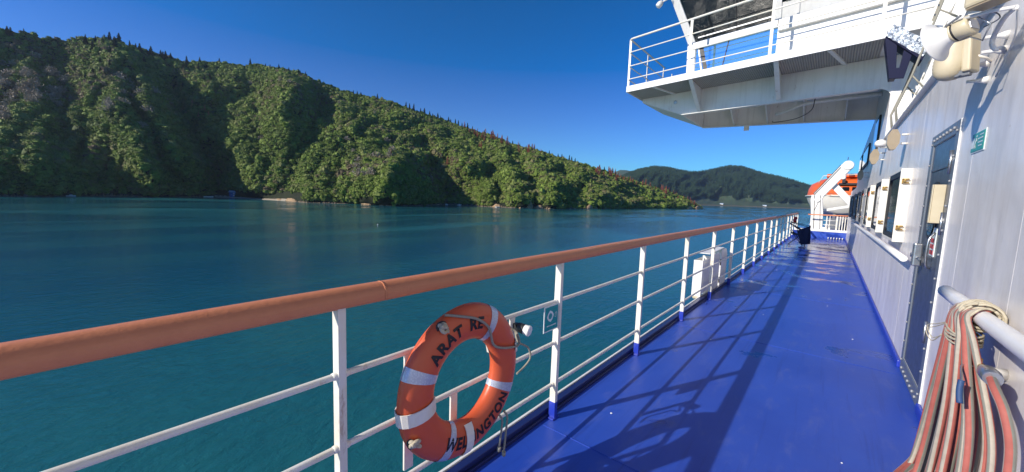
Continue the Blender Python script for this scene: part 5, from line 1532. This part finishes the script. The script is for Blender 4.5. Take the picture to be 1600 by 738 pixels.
for off in (-.15, .02): mb.tube([(-.80+off*.2,25.77,2.25+off),(.18,25.77,3.75+off*.8)], .010, 6)
mb.tube([(-.50,25.74,2.0),(-.68,25.74,1.4),(-.62,25.74,.5)], .008, 6)
mb.build('fall_wire', M['dark'], dv)
mb = MB(); mb.lathe((-.60,25.74,1.98),(0,-1,0),[(0,.13),(.04,.13)],18); mb.build('pivot', M['wingwhite'], dv)
mb = MB(); mb.box((-.30,25.45,.345),(.05,25.8,.56)); mb.lathe((-.1,25.42,.66),(0,1,0),[(0,.08),(.35,.09)],14); mb.build('winch', M['wingwhite'], dv)

lbt = empty('lifeboat', (.6, 33, .8), 'enclosed lifeboat with orange canopy and cream hull hanging behind the davit', 'lifeboat')
def loft(secs, mi=0, close=True):
    mb = MB(); n = len(secs[0]); vs = [p for s in secs for p in s]
    fs_ = [(i*n+k, (i+1)*n+k, (i+1)*n+k+1, i*n+k+1) for i in range(len(secs)-1) for k in range(n-1)]
    fs_ += [tuple(range(n)), tuple((len(secs)-1)*n+k for k in reversed(range(n)))]
    mb.add(vs, fs_, mi, True); return mb
cx = .60; secs = []
for i in range(13):
    t = i/12; y = 30.4 + 8.2*t; f = (1 - abs(2*t-1)**3.0); hw_ = 2.02*(.30 + .70*f**.5) if 0 < i < 12 else 1.1
    zb = .78 + .5*abs(2*t-1)**2.5; secs.append([(cx + hw_*math.cos(PI + PI*k/12)*(1 if k in (0,12) else .97), y, 2.28 + (2.28-zb)*math.sin(PI + PI*k/12)*(1 if 1 < k < 11 else .9)) for k in range(13)])
loft(secs).build('hull', M['boat_cream'], lbt)
secs = []
for i in range(13):
    t = i/12; y = 30.45 + 8.1*t; f = (1 - abs(2*t-1)**3.0); hw_ = 1.98*(.30 + .70*f**.5) if 0 < i < 12 else 1.05
    zt = 3.62 - .45*abs(2*t-1)**2.5
    pr = [(-1,0),(-.97,.35),(-.90,.60),(-.62,.86),(-.30,1.0),(.30,1.0),(.62,.86),(.90,.60),(.97,.35),(1,0)]
    secs.append([(cx + a*hw_, y, 2.31 + (zt-2.31)*b) for a, b in pr])
loft(secs).build('canopy', M['boat_orange'], lbt)
mb = MB(); P = []
for i in range(25):
    t = i/24; y = 30.35 + 8.3*t; f = (1 - abs(2*t-1)**3.0); P.append((cx - 2.05*(.34+.66*max(0,f)**.5), y, 2.295))
mb.tube(P, .04, 8); mb.tube([(2*cx - p[0], p[1], p[2]) for p in P], .04, 8); mb.tube([P[0], (2*cx-P[0][0], P[0][1], P[0][2])], .045, 8); mb.build('fender', M['boat_cream'], lbt)
for x in (.55, 1.0):
    mb = MB(); mb.prism([(x+a, 30.44, 2.72+b) for a, b in rrect(0, 0, .16, .11, .03)], (0,-.03,0)); mb.build('window', M['glass_dark'], lbt)
mb = MB(); mb.box((.2,30.30,2.95),(1.3,30.42,3.06)); mb.box((.35,30.2,3.06),(.5,30.5,3.3)); mb.build('hatch_gear', M['dark'], lbt)
mb = MB(); mb.box((cx-1.0,31.2,3.45),(cx+1.3,32.6,3.66)); mb.build('coxswain_hood', M['boat_orange'], lbt, bevel=.06)
mb = MB()
for x in (-.7, -.1, 1.3, 1.9):
    mb.tube(smooth_path([(x, 30.5, 2.42), (x+.05, 30.36, 2.36), (x+.30, 30.36, 2.30), (x+.52, 30.5, 2.42)], 4), .018, 6)
mb.build('grab_line', M['rope'], lbt)
mb = MB(); mb.prism([(x, 30.43, z) for x, z in ((-.35,2.45),(.15,2.45),(.15,2.95),(-.25,2.95))], (0,-.03,0)); mb.build('hatch', M['boat_orange'], lbt)
mb = MB(); mb.tube([(-.75,30.6,3.05),(-.55,30.6,3.5),(1.2,30.6,3.58),(1.6,30.6,3.4)], .022, 8); mb.build('canopy_rail', M['boat_cream'], lbt)
mb = MB(); mb.tube([(.5,30.6,2.3),(.5,30.6,4.6)], .02, 6); mb.lathe((.5,30.6,3.75),(0,0,1),[(0,.06),(.05,.13),(.22,.13),(.27,.06)],12); mb.build('lifting_hook', M['steel'], lbt)
cr = empty('boat_cradle', (.4, 31.5, .34), 'dark and white gear under the lifeboat beyond the after railing', 'cradle')
mb = MB(); mb.box((-.1,29.0,.345),(2.2,29.3,.95)); mb.box((.1,30.6,.345),(.25,31,1.2)); mb.box((1.1,30.6,.345),(1.25,31,1.2)); mb.build('beam', M['grey'], cr, bevel=.02)

# ------------------------------------------------------------------ folding chair by the railing
ch = empty('folding_chair', (-.9, 19.5, 0), 'dark navy folding camp chair standing by the railing near the deck end', 'chair')
def tb(name, lines, r, mat, par=None):
    mb = MB()
    for l in lines: mb.tube(l, r, 8)
    return mb.build(name, mat, par or ch)
for y in (19.25, 19.85):
    tb('leg', [[(-1.24,y,.02),(-.72,y,.58)]], .013, M['dark']); tb('leg', [[(-.76,y,.02),(-1.20,y,.62)]], .013, M['dark'])
tb('leg', [[(-.70,19.25,.02),(-.66,19.85,.5)], [(-.70,19.85,.02),(-.66,19.25,.5)]], .013, M['dark'])
def cloth(name, quad, sag, mat, axis=(0,0,-1), wr=.012, seed=1):
    q = [Vector(p) for p in quad]; n = 12; vs = []; r = random.Random(seed)
    for i in range(n+1):
        for j in range(n+1):
            u, v = i/n, j/n
            p_ = q[0].lerp(q[1], u).lerp(q[3].lerp(q[2], u), v)
            s_ = 4*u*(1-u)*(.4+.6*4*v*(1-v))
            vs.append(p_ + Vector(axis)*(sag*s_) + Vector((r.uniform(-wr,wr),)*3)*.5 + Vector(axis)*wr*math.sin(7*u+3*v))
    mb = MB(); mb.add(vs, [(i*(n+1)+j, (i+1)*(n+1)+j, (i+1)*(n+1)+j+1, i*(n+1)+j+1) for i in range(n) for j in range(n)], 0, True)
    o = mb.build(name, mat, ch, fix=False); s = o.modifiers.new('thick', 'SOLIDIFY'); s.thickness = .012
    return o
cloth('seat', [(-1.18,19.25,.52),(-.70,19.25,.44),(-.70,19.85,.44),(-1.18,19.85,.52)], .07, M['fabric'])
cloth('backrest', [(-.86,19.22,.10),(-.58,19.25,.82),(-.58,19.88,.82),(-.86,19.86,.10)], .10, M['fabric'], (-.9,0,-.3), seed=4)
cloth('backrest', [(-.98,19.20,.62),(-.56,19.18,.84),(-.52,19.22,.12),(-.80,19.20,.06)], .05, M['fabric'], (0,-1,0), .02, seed=6)
cloth('armrest', [(-1.22,19.20,.92),(-.84,19.20,.70),(-.84,19.28,.64),(-1.22,19.28,.86)], .02, M['fabric'], seed=8)
tb('frame', [[(-1.22,19.25,.93),(-.60,19.25,.78)], [(-1.22,19.85,.93),(-.58,19.85,.80)], [(-.86,19.22,.10),(-.56,19.25,.84)]], .013, M['dark'])
rc = MB(); vs = []
n = 10
for i in range(n+1):
    for j in range(5):
        u, v = i/n, j/4
        vs.append((-1.16 + .11*v + .012*math.sin(9*u), 19.62 + .05*math.sin(6*u+2*v), 1.16 - .25*u))
rc.add(vs, [(i*5+j, (i+1)*5+j, (i+1)*5+j+1, i*5+j+1) for i in range(n) for j in range(4)], 0, True)
o = rc.build('red_cloth', M['red'], origin=(-1.1,19.6,.9), fix=False); s = o.modifiers.new('thick','SOLIDIFY'); s.thickness = .03
tag(o, 'red cloth hanging over the railing above the folding chair', 'cloth')

# ------------------------------------------------------------------ haze
mb = MB(); mb.box((-9500, -9500, SEA-1), (9500, 9500, 640))
m = bpy.data.materials.new('air_haze'); m.use_nodes = True; nt = m.node_tree; nt.nodes.clear()
out = nt.nodes.new('ShaderNodeOutputMaterial'); pv = nt.nodes.new('ShaderNodeVolumePrincipled')
pv.inputs['Density'].default_value = .000042; pv.inputs['Color'].default_value = (.62, .78, 1, 1); pv.inputs['Anisotropy'].default_value = .3
nt.links.new(pv.outputs[0], out.inputs['Volume'])
tag(mb.build('haze', m), 'thin blue air haze over the channel', 'haze', kind='stuff')
SC.cycles.volume_step_rate = 4
